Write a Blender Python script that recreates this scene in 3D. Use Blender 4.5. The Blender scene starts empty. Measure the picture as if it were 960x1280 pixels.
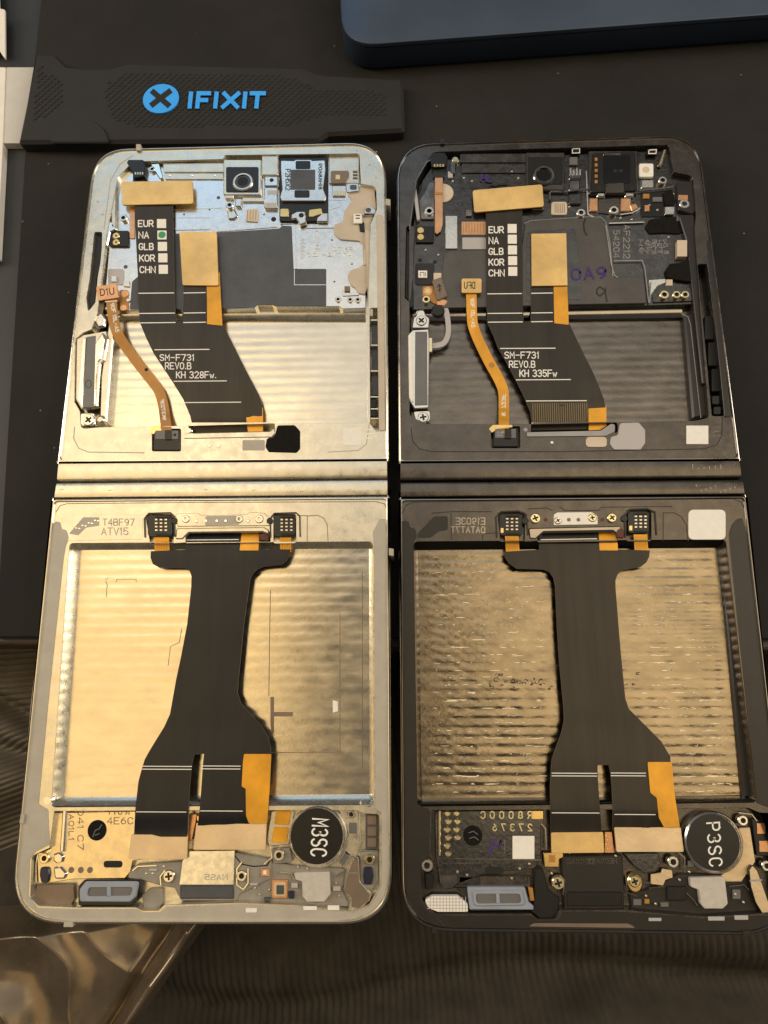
import bpy, bmesh, math, random
from mathutils import Vector, Matrix, noise
random.seed(7)
S = bpy.context.scene
COL = S.collection
MM = 0.001

# ---------------------------------------------------------------- camera
RIM = 6.4                                   # height of the frames' rims above the mat, mm
FPX = 900.0
CX, CY, CZ = 38.879, -41.038, 143.112 + RIM
PITCH, ROLL, YAW = 1.3331, -0.1499, -0.1421
_cp, _sp = math.cos(PITCH), math.sin(PITCH)
FWD = Vector((math.sin(YAW) * _cp, math.cos(YAW) * _cp, -_sp))
_r0 = Vector((math.cos(YAW), -math.sin(YAW), 0.0))
_u0 = _r0.cross(FWD)
RGT = _r0 * math.cos(ROLL) + _u0 * math.sin(ROLL)
UPV = -_r0 * math.sin(ROLL) + _u0 * math.cos(ROLL)
cd = bpy.data.cameras.new("camera")
cam = bpy.data.objects.new("camera", cd)
COL.objects.link(cam)
cd.sensor_fit = 'VERTICAL'
cd.sensor_height = 24.0
cd.lens = FPX / 1280.0 * 24.0
cd.clip_start = 0.005
cd.clip_end = 20.0
M = Matrix((RGT, UPV, -FWD)).transposed().to_4x4()
M.translation = Vector((CX, CY, CZ)) * MM
cam.matrix_world = M
S.camera = cam

# ---------------------------------------------------------------- light
w = bpy.data.worlds.new("World")
S.world = w
w.use_nodes = True
bg = w.node_tree.nodes["Background"]
bg.inputs[0].default_value = (1.0, 0.92, 0.83, 1)
bg.inputs[1].default_value = 0.10


def area(name, loc, target, sx, sy, power, color):
    d = bpy.data.lights.new(name, 'AREA')
    d.shape = 'RECTANGLE'
    d.size, d.size_y = sx, sy
    d.energy = power
    d.color = color
    o = bpy.data.objects.new(name, d)
    COL.objects.link(o)
    o.location = loc
    v = Vector(target) - Vector(loc)
    o.rotation_euler = v.to_track_quat('-Z', 'Y').to_euler()
    return o


area("ceiling_lamp", (-0.38, 0.02, 0.80), (0, 0, 0), 0.80, 0.54, 1.9, (1.0, 0.68, 0.29))
area("desk_lamp", (0.40, 0.00, 0.80), (0.07, 0, 0), 0.46, 0.64, 1.5, (1.0, 0.77, 0.45))
area("room_lamp", (0.00, 0.40, 0.85), (0.03, 0.1, 0), 0.95, 0.42, 1.05, (1.0, 0.94, 0.84))
area("window_light", (-0.26, 0.98, 0.86), (0, 0, 0), 0.70, 0.46, 1.3, (0.48, 0.73, 1.0))
area("left_fill", (-1.05, 0.35, 0.70), (0, 0, 0), 0.40, 0.60, 8.0, (1.0, 0.91, 0.78))  # added fill from the left for diffuse brightness, no known source there
area("right_fill", (1.10, 0.30, 0.75), (0.05, 0, 0), 0.40, 0.60, 8.0, (1.0, 0.91, 0.78))  # added fill from the right, set clear of the trays' reflections

S.view_settings.view_transform = 'Standard'
S.view_settings.look = 'None'
S.view_settings.gamma = 1.0
S.view_settings.use_curve_mapping = False
S.view_settings.exposure = 0.0
S.cycles.use_denoising = True
S.cycles.max_bounces = 8
S.cycles.sample_clamp_indirect = 4.0


# ---------------------------------------------------------------- helpers: layout on the real planes
def P(x, y, z):
    """where the sight line of photo point (x, y) meets the plane at height z (mm)"""
    d = RGT * (x - 480.0) - UPV * (y - 640.0) + FWD * FPX
    t = (z - CZ) / d.z
    return (CX + d.x * t, CY + d.y * t)


def pxmm(x, y, z):
    a, b = P(x - 5, y, z), P(x + 5, y, z)
    return math.hypot(a[0] - b[0], a[1] - b[1]) / 10.0


def rp(pts, r=0.0, seg=6):
    """round the corners of a polygon; a point may carry its own radius"""
    out = []
    n = len(pts)
    for i in range(n):
        p = pts[i]
        rr = p[2] if len(p) > 2 else r
        a = Vector(pts[i - 1][:2]); b = Vector(p[:2]); c = Vector(pts[(i + 1) % n][:2])
        u, v = a - b, c - b
        lu, lv = u.length, v.length
        if rr <= 0 or lu < 1e-6 or lv < 1e-6:
            out.append((b.x, b.y)); continue
        u /= lu; v /= lv
        ang = math.acos(max(-1, min(1, u.dot(v))))
        if ang > 3.05 or ang < 0.05:
            out.append((b.x, b.y)); continue
        t = min(rr / math.tan(ang / 2), lu * 0.49, lv * 0.49)
        p0, p1 = b + u * t, b + v * t
        for k in range(seg + 1):
            s = k / seg
            q = p0 * (1 - s) ** 2 + b * 2 * s * (1 - s) + p1 * s ** 2
            q = q * 1.0
            out.append((q.x, q.y))
    return out


def ccw(l):
    a = sum(l[i - 1][0] * l[i][1] - l[i][0] * l[i - 1][1] for i in range(len(l)))
    return l if a > 0 else l[::-1]


def clean(l, eps=0.004):
    out = []
    for p in l:
        if not out or math.hypot(p[0] - out[-1][0], p[1] - out[-1][1]) > eps:
            out.append(p)
    while len(out) > 3 and math.hypot(out[0][0] - out[-1][0], out[0][1] - out[-1][1]) < eps:
        out.pop()
    return out


def loop(pts, z, r=0.0, seg=6):
    return clean(ccw([P(x, y, z) for x, y in rp(pts, r, seg)]))


def inset(l, d):
    n = len(l)
    out = []
    for i in range(n):
        a, b, c = Vector(l[i - 1]), Vector(l[i]), Vector(l[(i + 1) % n])
        e1, e2 = (b - a).normalized(), (c - b).normalized()
        n1, n2 = Vector((-e1.y, e1.x)), Vector((-e2.y, e2.x))
        m = n1 + n2
        if m.length < 1e-5:
            m = n1
        m.normalize()
        k = d / max(0.45, m.dot(n1))
        q = b + m * k
        out.append((q.x, q.y))
    return out


ORIGIN = {}


def root_of(o):
    while o.parent is not None:
        o = o.parent
    return o


def finish(name, bm, mats, parent=None, smooth=True, angle=0.6, kind=None):
    me = bpy.data.meshes.new(name)
    off = ORIGIN.get(root_of(parent).name, (0, 0, 0)) if parent is not None else (0, 0, 0)
    bmesh.ops.recalc_face_normals(bm, faces=bm.faces[:])
    for v in bm.verts:
        v.co = Vector(((v.co.x - off[0]) * MM, (v.co.y - off[1]) * MM, (v.co.z - off[2]) * MM))
    bm.to_mesh(me)
    bm.free()
    for m in (mats if isinstance(mats, (list, tuple)) else [mats]):
        me.materials.append(m)
    if smooth:
        me.polygons.foreach_set("use_smooth", [True] * len(me.polygons))
        me.set_sharp_from_angle(angle=angle)
    o = bpy.data.objects.new(name, me)
    COL.objects.link(o)
    if parent is not None:
        o.parent = parent
    if kind:
        o["kind"] = kind
    return o


def thing(name, label, cat, loc, group=None):
    o = bpy.data.objects.new(name, None)
    COL.objects.link(o)
    o.location = Vector(loc) * MM
    o.empty_display_size = 0.01
    o["label"] = label
    o["category"] = cat
    if group:
        o["group"] = group
    ORIGIN[o.name] = loc
    return o


def ring_v(bm, l, z):
    return [bm.verts.new((x, y, z)) for x, y in l]


def wall(bm, a, b, mi=0):
    n = len(a)
    for i in range(n):
        f = bm.faces.new((a[i - 1], a[i], b[i], b[i - 1]))
        f.material_index = mi


def edges_of(bm, r):
    out = []
    for i in range(len(r)):
        e = bm.edges.get((r[i - 1], r[i]))
        if e is None:
            e = bm.edges.new((r[i - 1], r[i]))
        out.append(e)
    return out


def fill(bm, rings, mi=0):
    ed = []
    for r in rings:
        ed += edges_of(bm, r)
    res = bmesh.ops.triangle_fill(bm, use_beauty=True, use_dissolve=False, edges=ed)
    for g in res["geom"]:
        if isinstance(g, bmesh.types.BMFace):
            g.material_index = mi


def add_prism(bm, l, z0, z1, b=0.05, holes=(), mi=0, side_mi=None):
    sm = mi if side_mi is None else side_mi
    b = min(b, (z1 - z0) * 0.6)
    r0 = ring_v(bm, l, z0)
    if b > 0:
        r1 = ring_v(bm, l, z1 - b)
        r2 = ring_v(bm, inset(l, b), z1)
        wall(bm, r0, r1, sm); wall(bm, r1, r2, sm)
    else:
        r2 = ring_v(bm, l, z1)
        wall(bm, r0, r2, sm)
    tops, bots = [r2], [r0]
    for h in holes:
        h = ccw(h)
        t = ring_v(bm, h, z1); q = ring_v(bm, h, z0)
        wall(bm, t, q, sm)
        tops.append(t); bots.append(q)
    fill(bm, tops, mi)
    fill(bm, bots, mi)


def pl(par, name, mat, pts, z0, z1, r=0.0, b=0.06, holes=(), side=None):
    bm = bmesh.new()
    add_prism(bm, loop(pts, z1, r), z0, z1, b, [loop(h, z1, r) for h in holes], 0, None if side is None else 1)
    return finish(name, bm, [mat] if side is None else [mat, side], par)


def bx(par, name, mat, x0, y0, x1, y1, z0, z1, r=0.0, b=0.06, side=None, holes=()):
    return pl(par, name, mat, [(x0, y0), (x1, y0), (x1, y1), (x0, y1)], z0, z1, r, b, holes, side)


def circ(cx, cy, r, z, n=28, ry=None):
    c = P(cx, cy, z); k = pxmm(cx, cy, z)
    ry = r if ry is None else ry
    return [(c[0] + r * k * math.cos(t), c[1] + ry * k * math.sin(t)) for t in [2 * math.pi * i / n for i in range(n)]]


def dc(par, name, mat, cx, cy, r, z0, z1, b=0.06, hole=0.0, ry=None, n=28):
    bm = bmesh.new()
    add_prism(bm, circ(cx, cy, r, z1, n, ry), z0, z1, b, [circ(cx, cy, hole, z1, n)] if hole else ())
    return finish(name, bm, mat, par)


def post(par, mat, dark, cx, cy, r, z0, z1):
    """threaded brass or steel standoff with a hollow core"""
    o = dc(par, "screw_post", mat, cx, cy, r, z0, z1, 0.12, hole=r * 0.52)
    dc(o, "thread_hole", dark, cx, cy, r * 0.52, z0, z1 - 0.45, 0)
    return o


def screw(par, mat, dark, cx, cy, r, z0, z1, ang=20):
    o = dc(par, "screw", mat, cx, cy, r, z0, z1, 0.18)
    bm = bmesh.new()
    c = P(cx, cy, z1); k = pxmm(cx, cy, z1) * r
    w_ = 0.17
    pts = []
    for q in range(4):
        a = math.radians(ang + 90 * q)
        u = Vector((math.cos(a), math.sin(a))); v = Vector((-u.y, u.x))
        pts += [u * .6 + v * -w_, u * .6 + v * w_, u * w_ + v * w_]
    l = ccw([(c[0] + p.x * k, c[1] + p.y * k) for p in pts])
    add_prism(bm, l, z1 - 0.1, z1 + 0.012, 0)
    finish("cross_recess", bm, dark, o)
    return o


def ribbon_poly(pts, wd):
    """flat strip polygon (left and right sides) along a polyline with mitred joints"""
    n = len(pts)
    L, R = [], []
    for i in range(n):
        p = Vector(pts[i])
        d1 = (Vector(pts[i]) - Vector(pts[i - 1])).normalized() if i > 0 else None
        d2 = (Vector(pts[i + 1]) - Vector(pts[i])).normalized() if i < n - 1 else None
        if d1 is None: d1 = d2
        if d2 is None: d2 = d1
        n1, n2 = Vector((-d1.y, d1.x)), Vector((-d2.y, d2.x))
        m = n1 + n2
        if m.length < 0.3: m = n1
        m.normalize()
        k = wd / 2 / max(0.5, m.dot(n1))
        e = Vector((0, 0))
        if i == 0: e = -d1 * wd * 0.4
        if i == n - 1: e = d1 * wd * 0.4
        L.append(p + m * k + e); R.append(p - m * k + e)
    return L, R


def add_strokes(bm, lines, wd, zf, h=0.02, mi=0, rough=0):
    """printed or embossed strokes on a surface; lines in photo points, zf the surface height"""
    for j, pts in enumerate(lines):
        fine = [pts[0]]
        for a, c in zip(pts, pts[1:]):
            k = max(1, int(math.hypot(c[0] - a[0], c[1] - a[1]) / 6.0)) if len(pts) == 2 else 1
            fine += [(a[0] + (c[0] - a[0]) * q / k, a[1] + (c[1] - a[1]) * q / k) for q in range(1, k + 1)]
        L, R = ribbon_poly(fine, wd)
        rows = []
        for a, b in zip(L, R):
            row = []
            for q in (a, b):
                z = zf(q.x, q.y) + h + j * 0.0015
                x, y = P(q.x, q.y, z)
                row.append((x, y, z))
            rows.append(row)
        tv = [[bm.verts.new(c) for c in r] for r in rows]
        bv = [[bm.verts.new((c[0], c[1], c[2] - h)) for c in r] for r in rows]
        for i in range(len(rows) - 1):
            bm.faces.new((tv[i][0], tv[i][1], tv[i + 1][1], tv[i + 1][0])).material_index = mi
            for s in (0, 1):
                bm.faces.new((tv[i][s], tv[i + 1][s], bv[i + 1][s], bv[i][s])).material_index = mi
        for i in (0, -1):
            bm.faces.new((tv[i][0], tv[i][1], bv[i][1], bv[i][0])).material_index = mi


def strokes(par, name, mat, lines, wd, z, h=0.02):
    zf = z if callable(z) else (lambda x, y: z)
    bm = bmesh.new()
    add_strokes(bm, lines, wd, zf, h)
    return finish(name, bm, mat, par, smooth=False)


def arc(cx, cy, rx, ry, a0, a1, n=8):
    return [(cx + rx * math.cos(math.radians(a0 + (a1 - a0) * i / n)), cy - ry * math.sin(math.radians(a0 + (a1 - a0) * i / n))) for i in range(n + 1)]


# single-stroke letters on a cell 4 wide, 6 high, y downwards
G = {
    'A': [[(0, 6), (2, 0), (4, 6)], [(.8, 4), (3.2, 4)]],
    'B': [[(0, 3), (2.6, 3)] + arc(2.6, 4.5, 1.4, 1.5, 90, -90) + [(0, 6), (0, 0), (2.4, 0)] + arc(2.4, 1.5, 1.3, 1.5, 90, -90)],
    'C': [arc(2, 2, 2, 2, 20, 180) + arc(2, 4, 2, 2, 180, 340)],
    'D': [[(0, 0), (0, 6), (1.6, 6)] + arc(1.6, 3, 2.4, 3, -90, 90) + [(0, 0)]],
    'E': [[(4, 0), (0, 0), (0, 6), (4, 6)], [(0, 3), (3.2, 3)]],
    'F': [[(4, 0), (0, 0), (0, 6)], [(0, 3), (3.2, 3)]],
    'G': [arc(2, 2, 2, 2, 20, 180) + arc(2, 4, 2, 2, 180, 350) + [(4, 3.4), (2.3, 3.4)]],
    'H': [[(0, 0), (0, 6)], [(4, 0), (4, 6)], [(0, 3), (4, 3)]],
    'I': [[(.5, 0), (.5, 6)]],
    'K': [[(0, 0), (0, 6)], [(4, 0), (0, 3.6)], [(1.3, 2.7), (4, 6)]],
    'L': [[(0, 0), (0, 6), (3.7, 6)]],
    'M': [[(0, 6), (0, 0), (2, 3.6), (4, 0), (4, 6)]],
    'N': [[(0, 6), (0, 0), (4, 6), (4, 0)]],
    'O': [arc(2, 2, 2, 2, 0, 180) + arc(2, 4, 2, 2, 180, 360) + [(4, 2)]],
    'P': [[(0, 6), (0, 0), (2.4, 0)] + arc(2.4, 1.6, 1.5, 1.6, 90, -90) + [(0, 3.2)]],
    'R': [[(0, 6), (0, 0), (2.4, 0)] + arc(2.4, 1.6, 1.5, 1.6, 90, -90) + [(0, 3.2)], [(2, 3.2), (4, 6)]],
    'S': [arc(2, 1.5, 2, 1.5, 25, 270) + arc(2, 4.5, 2, 1.5, 90, -155)],
    'T': [[(0, 0), (4, 0)], [(2, 0), (2, 6)]],
    'U': [[(0, 0), (0, 4)] + arc(2, 4, 2, 2, 180, 360) + [(4, 0)]],
    'V': [[(0, 0), (2, 6), (4, 0)]],
    'W': [[(0, 0), (1, 6), (2, 2), (3, 6), (4, 0)]],
    'w': [[(0, 2.4), (1, 6), (2, 3.2), (3, 6), (4, 2.4)]],
    'X': [[(0, 0), (4, 6)], [(4, 0), (0, 6)]],
    'Z': [[(0, 0), (4, 0), (0, 6), (4, 6)]],
    '0': [arc(2, 2, 1.9, 2, 0, 180) + arc(2, 4, 1.9, 2, 180, 360) + [(3.9, 2)]],
    '1': [[(0, 1.2), (1, 0), (1, 6)]],
    '2': [arc(2, 1.7, 1.9, 1.7, 165, -35) + [(0, 6), (4, 6)]],
    '3': [arc(1.8, 1.5, 1.9, 1.5, 150, -90) + arc(1.8, 4.4, 2.1, 1.6, 90, -150)],
    '4': [[(3, 6), (3, 0), (0, 4.2), (4, 4.2)]],
    '5': [[(3.7, 0), (.4, 0), (.2, 2.8)] + arc(1.9, 4.1, 2, 1.9, 130, -150)],
    '6': [arc(2, 4.1, 1.9, 1.9, 160, -200) + [(1.0, 1.6), (2.8, 0)]],
    '7': [[(0, 0), (4, 0), (1.4, 6)]],
    '8': [arc(2, 1.5, 1.7, 1.5, -90, 270) + arc(2, 4.5, 2, 1.5, 90, -270)],
    '9': [arc(2, 1.9, 1.9, 1.9, -20, 340) + [(3.9, 2.4), (3.4, 5), (1.6, 6)]],
    '-': [[(.3, 3), (3.7, 3)]],
    '.': [[(.3, 5.7), (.7, 5.7)]],
    'x': [[(0, 1), (4, 5)], [(0, 5), (4, 1)]],
    ' ': [],
}
NARROW = {'I': 1.0, '1': 1.6, '.': 1.0, ' ': 2.0}


def glyph_lines(s, x, y, wd, h, ang=0.0, mirror=False, gap=1.5, slant=0.0):
    adv, pos = 0.0, []
    for c in s:
        pos.append(adv)
        adv += NARROW.get(c, 4.0) + gap
    adv -= gap
    kx, ky = wd / adv, h / 6.0
    ca, sa = math.cos(math.radians(ang)), math.sin(math.radians(ang))
    out = []
    for c, p in zip(s, pos):
        for line in G[c]:
            q = []
            for gx, gy in line:
                u = (p + gx + slant * (6 - gy) / 6) * kx
                if mirror: u = wd - u
                v = gy * ky
                q.append((x + u * ca - v * sa, y + u * sa + v * ca))
            out.append(q)
    return out


def text(par, mat, s, x, y, wd, h, z, wt=1.0, ang=0.0, mirror=False, rise=0.02, gap=1.5, name="lettering", slant=0.0):
    return strokes(par, name, mat, glyph_lines(s, x, y, wd, h, ang, mirror, gap, slant), wt, z, rise)


def interp(tab, t):
    if t <= tab[0][0]: return tab[0][1]
    for (a, va), (b, vb) in zip(tab, tab[1:]):
        if t <= b:
            s = (t - a) / (b - a)
            s = s * s * (3 - 2 * s)
            return va + (vb - va) * s
    return tab[-1][1]


def WOB(x, y):
    return 0.13 * noise.noise(Vector((x * .014, y * .011, 0.4))) + 0.05 * noise.noise(Vector((x * .04, y * .03, 3.4)))


def cable(par, name, mats, left, right, zt, thick=0.14, cols=8, step=3.0, extra=()):
    """flexible strip between a left and a right edge (photo points), height from zt(y); extra = further strips in the same piece"""
    bm = bmesh.new()
    for left_, right_ in [(left, right)] + list(extra):
        y0 = max(left_[0][1], right_[0][1]) if False else None
        n = max(4, int(abs(left_[-1][1] - left_[0][1]) / step))

        def at(e, t):
            # parameter by chained length
            ds = [0.0]
            for a, b in zip(e, e[1:]):
                ds.append(ds[-1] + math.hypot(a[0] - b[0], a[1] - b[1]))
            u = t * ds[-1]
            for i in range(len(e) - 1):
                if u <= ds[i + 1] + 1e-9:
                    s = (u - ds[i]) / max(1e-9, ds[i + 1] - ds[i])
                    return (e[i][0] + (e[i + 1][0] - e[i][0]) * s, e[i][1] + (e[i + 1][1] - e[i][1]) * s)
            return e[-1]
        grid_t, grid_b = [], []
        same = len(left_) == len(right_)
        rows = []
        if same:      # rows pair the edges point by point
            for i in range(len(left_) - 1):
                k = max(1, int(math.hypot(left_[i + 1][0] - left_[i][0], left_[i + 1][1] - left_[i][1]) / step))
                for j in range(k):
                    s = j / k
                    rows.append((tuple(left_[i][c] + (left_[i + 1][c] - left_[i][c]) * s for c in (0, 1)),
                                 tuple(right_[i][c] + (right_[i + 1][c] - right_[i][c]) * s for c in (0, 1))))
            rows.append((left_[-1], right_[-1]))
        else:
            for i in range(n + 1):
                rows.append((at(left_, i / n), at(right_, i / n)))
        for a, b in rows:
            rt, rb = [], []
            for c in range(cols + 1):
                s = c / cols
                x, y = a[0] + (b[0] - a[0]) * s, a[1] + (b[1] - a[1]) * s
                z = zt(y) + WOB(x, y)
                X, Y = P(x, y, z)
                rt.append(bm.verts.new((X, Y, z))); rb.append(bm.verts.new((X, Y, z - thick)))
            grid_t.append(rt); grid_b.append(rb)
        for i in range(len(grid_t) - 1):
            for c in range(cols):
                bm.faces.new((grid_t[i][c], grid_t[i][c + 1], grid_t[i + 1][c + 1], grid_t[i + 1][c]))
                bm.faces.new((grid_b[i][c], grid_b[i + 1][c], grid_b[i + 1][c + 1], grid_b[i][c + 1]))
            for c in (0, cols):
                bm.faces.new((grid_t[i][c], grid_t[i + 1][c], grid_b[i + 1][c], grid_b[i][c])).material_index = 1
        for i in (0, -1):
            for c in range(cols):
                bm.faces.new((grid_t[i][c], grid_t[i][c + 1], grid_b[i][c + 1], grid_b[i][c])).material_index = 1
    return finish(name, bm, mats, par, angle=0.5)


def path_cable(par, name, mats, pts, wd, zt, thick=0.12):
    # densify and smooth the path
    q = [Vector(p) for p in pts]
    for _ in range(2):
        n = [q[0]]
        for a, b in zip(q, q[1:]):
            n += [a * .75 + b * .25, a * .25 + b * .75]
        n.append(q[-1])
        q = n
    L, R = ribbon_poly([tuple(p) for p in q], wd)
    return cable(par, name, mats, [tuple(p) for p in L], [tuple(p) for p in R], zt, thick, 4, 3.0)


def rail(par, name, mat, top, bot, prof, zb, n=2):
    """bar across the phone: top and bottom edge lines in photo points, rounded section prof [(t, z)]"""
    bm = bmesh.new()
    ends = []
    (ax, ay), (bx_, by) = top
    (cx, cy), (dx, dy) = bot
    A, B = P(ax, ay, RIM), P(bx_, by, RIM)
    C, D = P(cx, cy, RIM), P(dx, dy, RIM)
    rows = []
    for e, (U, V) in enumerate(((A, C), (B, D))):
        rr = [bm.verts.new((U[0], U[1], zb))]
        for t, z in prof:
            rr.append(bm.verts.new((U[0] + (V[0] - U[0]) * t, U[1] + (V[1] - U[1]) * t, z)))
        rr.append(bm.verts.new((V[0], V[1], zb)))
        rows.append(rr)
    m = len(rows[0])
    for i in range(m):
        j = (i + 1) % m
        bm.faces.new((rows[0][i], rows[0][j], rows[1][j], rows[1][i]))
    bm.faces.new(rows[0]); bm.faces.new(rows[1][::-1])
    bmesh.ops.bevel(bm, geom=[e for e in bm.edges if e.is_boundary is False and abs(e.calc_face_angle(0)) > 1.2 and any(len(f.verts) > 4 for f in e.link_faces) and (e.verts[0].co.z > 3 and e.verts[1].co.z > 3)], offset=0.35, segments=3, affect='EDGES', profile=0.5)
    return finish(name, bm, mat, par, angle=0.9)


def frame_half(par, name, mat, outer, r_out, pocket, r_pk, zledge, cav, rim=None):
    """machined tray: rounded outer wall, rim, sunk ledge, cavities [(pts, r, z_floor, slope_mm)]"""
    bm = bmesh.new()
    o = loop(outer, RIM, r_out, 10)
    prev = None
    rings = []
    for ins, z in ((0.9, 0.0), (0.3, 0.45), (0.0, 1.3), (0.0, 5.1), (0.05, 5.55), (0.16, 5.92), (0.32, 6.2), (0.5, 6.35), (0.62, RIM)):
        rings.append(ring_v(bm, inset(o, ins), z))
    for k, (a, b) in enumerate(zip(rings, rings[1:])):
        wall(bm, a, b, 1 if k >= 1 else 0)
    fill(bm, [rings[0]])
    pk = clean(inset(loop([(p[0], p[1], p[2] if p[2] > 2 else 11) for p in outer], RIM, 0, 10), 0.72))
    p0 = ring_v(bm, pk, RIM); p1 = ring_v(bm, inset(pk, 0.06), RIM - 0.1); p2 = ring_v(bm, inset(pk, 0.16), zledge)
    fill(bm, [rings[-1], p0], 1)
    wall(bm, p0, p1, 1); wall(bm, p1, p2, 1)
    holes = [p2]
    for pts, r, zf, sl in cav:
        c = loop(pts, zledge, r, 6)
        a = ring_v(bm, inset(c, -0.06), zledge); b = ring_v(bm, c, zledge - 0.08)
        d = ring_v(bm, inset(c, sl * .25), zledge + (zf - zledge) * .55); e = ring_v(bm, inset(c, sl), zf)
        wall(bm, a, b); wall(bm, b, d); wall(bm, d, e)
        fill(bm, [e])
        holes.append(a)
    fill(bm, holes)
    return finish(name, bm, [mat, rim or mat], par, angle=0.45)


def ribbed_floor(par, name, mat, quad, z, pitch, amp, namp, nx, ny, seed=0.0, edge=0.0, brk=0.0):
    """tray floor pressed into faint cross ribs"""
    bm = bmesh.new()
    (x0, y0), (x1, y1), (x2, y2), (x3, y3) = quad
    g = []
    for j in range(ny + 1):
        t = j / ny
        row = []
        for i in range(nx + 1):
            s = i / nx
            ax, ay = x0 + (x1 - x0) * s, y0 + (y1 - y0) * s
            bx_, by = x3 + (x2 - x3) * s, y3 + (y2 - y3) * s
            X, Y = P(ax + (bx_ - ax) * t, ay + (by - ay) * t, z)
            m = 0.8 + 0.5 * noise.noise(Vector((X * .05 + seed, Y * .05, 1.7))) + brk * noise.noise(Vector((X * .5 + seed, Y * .12, 6.1)))
            ph = Y / pitch * 2 * math.pi + 0.5 * noise.noise(Vector((X * .03, Y * .08, seed)))
            d = amp * m * math.sin(ph) + namp * noise.fractal(Vector((X * .35 + seed, Y * .8, 0.3)), 0.6, 2.0, 4)
            ex = min(s, 1 - s, t, 1 - t) * 2
            if edge: d *= min(1.0, ex / edge)
            row.append(bm.verts.new((X, Y, z + d)))
        g.append(row)
    for j in range(ny):
        for i in range(nx):
            bm.faces.new((g[j][i], g[j][i + 1], g[j + 1][i + 1], g[j + 1][i]))
    return finish(name, bm, mat, par, angle=3.0)


# ---------------------------------------------------------------- materials
def mat(name, col, metal=0.0, rough=0.5, var=0.0, vscale=300.0, bump=0.0, bscale=1500.0, rvar=0.0, stretch=(1, 1, 1),
        coat=0.0, spec=0.5, alpha=None, trans=0.0, spots=None, col2=None):
    m = bpy.data.materials.new(name)
    m.use_nodes = True
    nt = m.node_tree
    b = nt.nodes["Principled BSDF"]
    b.inputs["Base Color"].default_value = (*col, 1)
    b.inputs["Metallic"].default_value = metal
    b.inputs["Roughness"].default_value = rough
    b.inputs["Specular IOR Level"].default_value = spec
    b.inputs["Coat Weight"].default_value = coat
    b.inputs["Coat Roughness"].default_value = 0.15
    b.inputs["Transmission Weight"].default_value = trans
    tc = nt.nodes.new("ShaderNodeTexCoord")
    mp = nt.nodes.new("ShaderNodeMapping")
    mp.inputs["Scale"].default_value = stretch
    nt.links.new(tc.outputs["Object"], mp.inputs["Vector"])

    def nz(scale, detail=6.0):
        n = nt.nodes.new("ShaderNodeTexNoise")
        n.inputs["Scale"].default_value = scale
        n.inputs["Detail"].default_value = detail
        n.inputs["Roughness"].default_value = 0.6
        nt.links.new(mp.outputs["Vector"], n.inputs["Vector"])
        return n
    out = None
    if var > 0:
        n = nz(vscale)
        cr = nt.nodes.new("ShaderNodeValToRGB")
        c2 = col2 if col2 else tuple(max(0, c * (1 - var)) for c in col)
        c1 = tuple(min(1, c * (1 + var * .5)) for c in col)
        cr.color_ramp.elements[0].position = 0.32
        cr.color_ramp.elements[1].position = 0.68
        cr.color_ramp.elements[0].color = (*c2, 1)
        cr.color_ramp.elements[1].color = (*c1, 1)
        nt.links.new(n.outputs["Fac"], cr.inputs["Fac"])
        out = cr.outputs["Color"]
        nt.links.new(out, b.inputs["Base Color"])
    if rvar > 0:
        n = nz(vscale * 1.7)
        mr = nt.nodes.new("ShaderNodeMapRange")
        mr.inputs["From Min"].default_value = 0.3
        mr.inputs["From Max"].default_value = 0.7
        mr.inputs["To Min"].default_value = max(0.03, rough - rvar)
        mr.inputs["To Max"].default_value = min(1, rough + rvar)
        nt.links.new(n.outputs["Fac"], mr.inputs["Value"])
        nt.links.new(mr.outputs["Result"], b.inputs["Roughness"])
    if spots:                                   # dust: (colour, scale, size)
        v = nt.nodes.new("ShaderNodeTexVoronoi")
        v.inputs["Scale"].default_value = spots[1]
        nt.links.new(tc.outputs["Object"], v.inputs["Vector"])
        lt = nt.nodes.new("ShaderNodeMath"); lt.operation = 'LESS_THAN'
        lt.inputs[1].default_value = spots[2]
        nt.links.new(v.outputs["Distance"], lt.inputs[0])
        wn = nt.nodes.new("ShaderNodeSeparateColor")
        nt.links.new(v.outputs["Color"], wn.inputs[0])
        gt = nt.nodes.new("ShaderNodeMath"); gt.operation = 'GREATER_THAN'
        gt.inputs[1].default_value = 0.72
        nt.links.new(wn.outputs[0], gt.inputs[0])
        mu = nt.nodes.new("ShaderNodeMath"); mu.operation = 'MULTIPLY'
        nt.links.new(lt.outputs[0], mu.inputs[0]); nt.links.new(gt.outputs[0], mu.inputs[1])
        mx = nt.nodes.new("ShaderNodeMix"); mx.data_type = 'RGBA'
        nt.links.new(mu.outputs[0], mx.inputs["Factor"])
        if out is not None:
            nt.links.new(out, mx.inputs[6])
        else:
            mx.inputs[6].default_value = (*col, 1)
        mx.inputs[7].default_value = (*spots[0], 1)
        nt.links.new(mx.outputs[2], b.inputs["Base Color"])
    if bump > 0:
        n = nz(bscale, 4.0)
        bp = nt.nodes.new("ShaderNodeBump")
        bp.inputs["Strength"].default_value = bump
        bp.inputs["Distance"].default_value = 0.0002
        nt.links.new(n.outputs["Fac"], bp.inputs["Height"])
        nt.links.new(bp.outputs["Normal"], b.inputs["Normal"])
    return m


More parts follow.
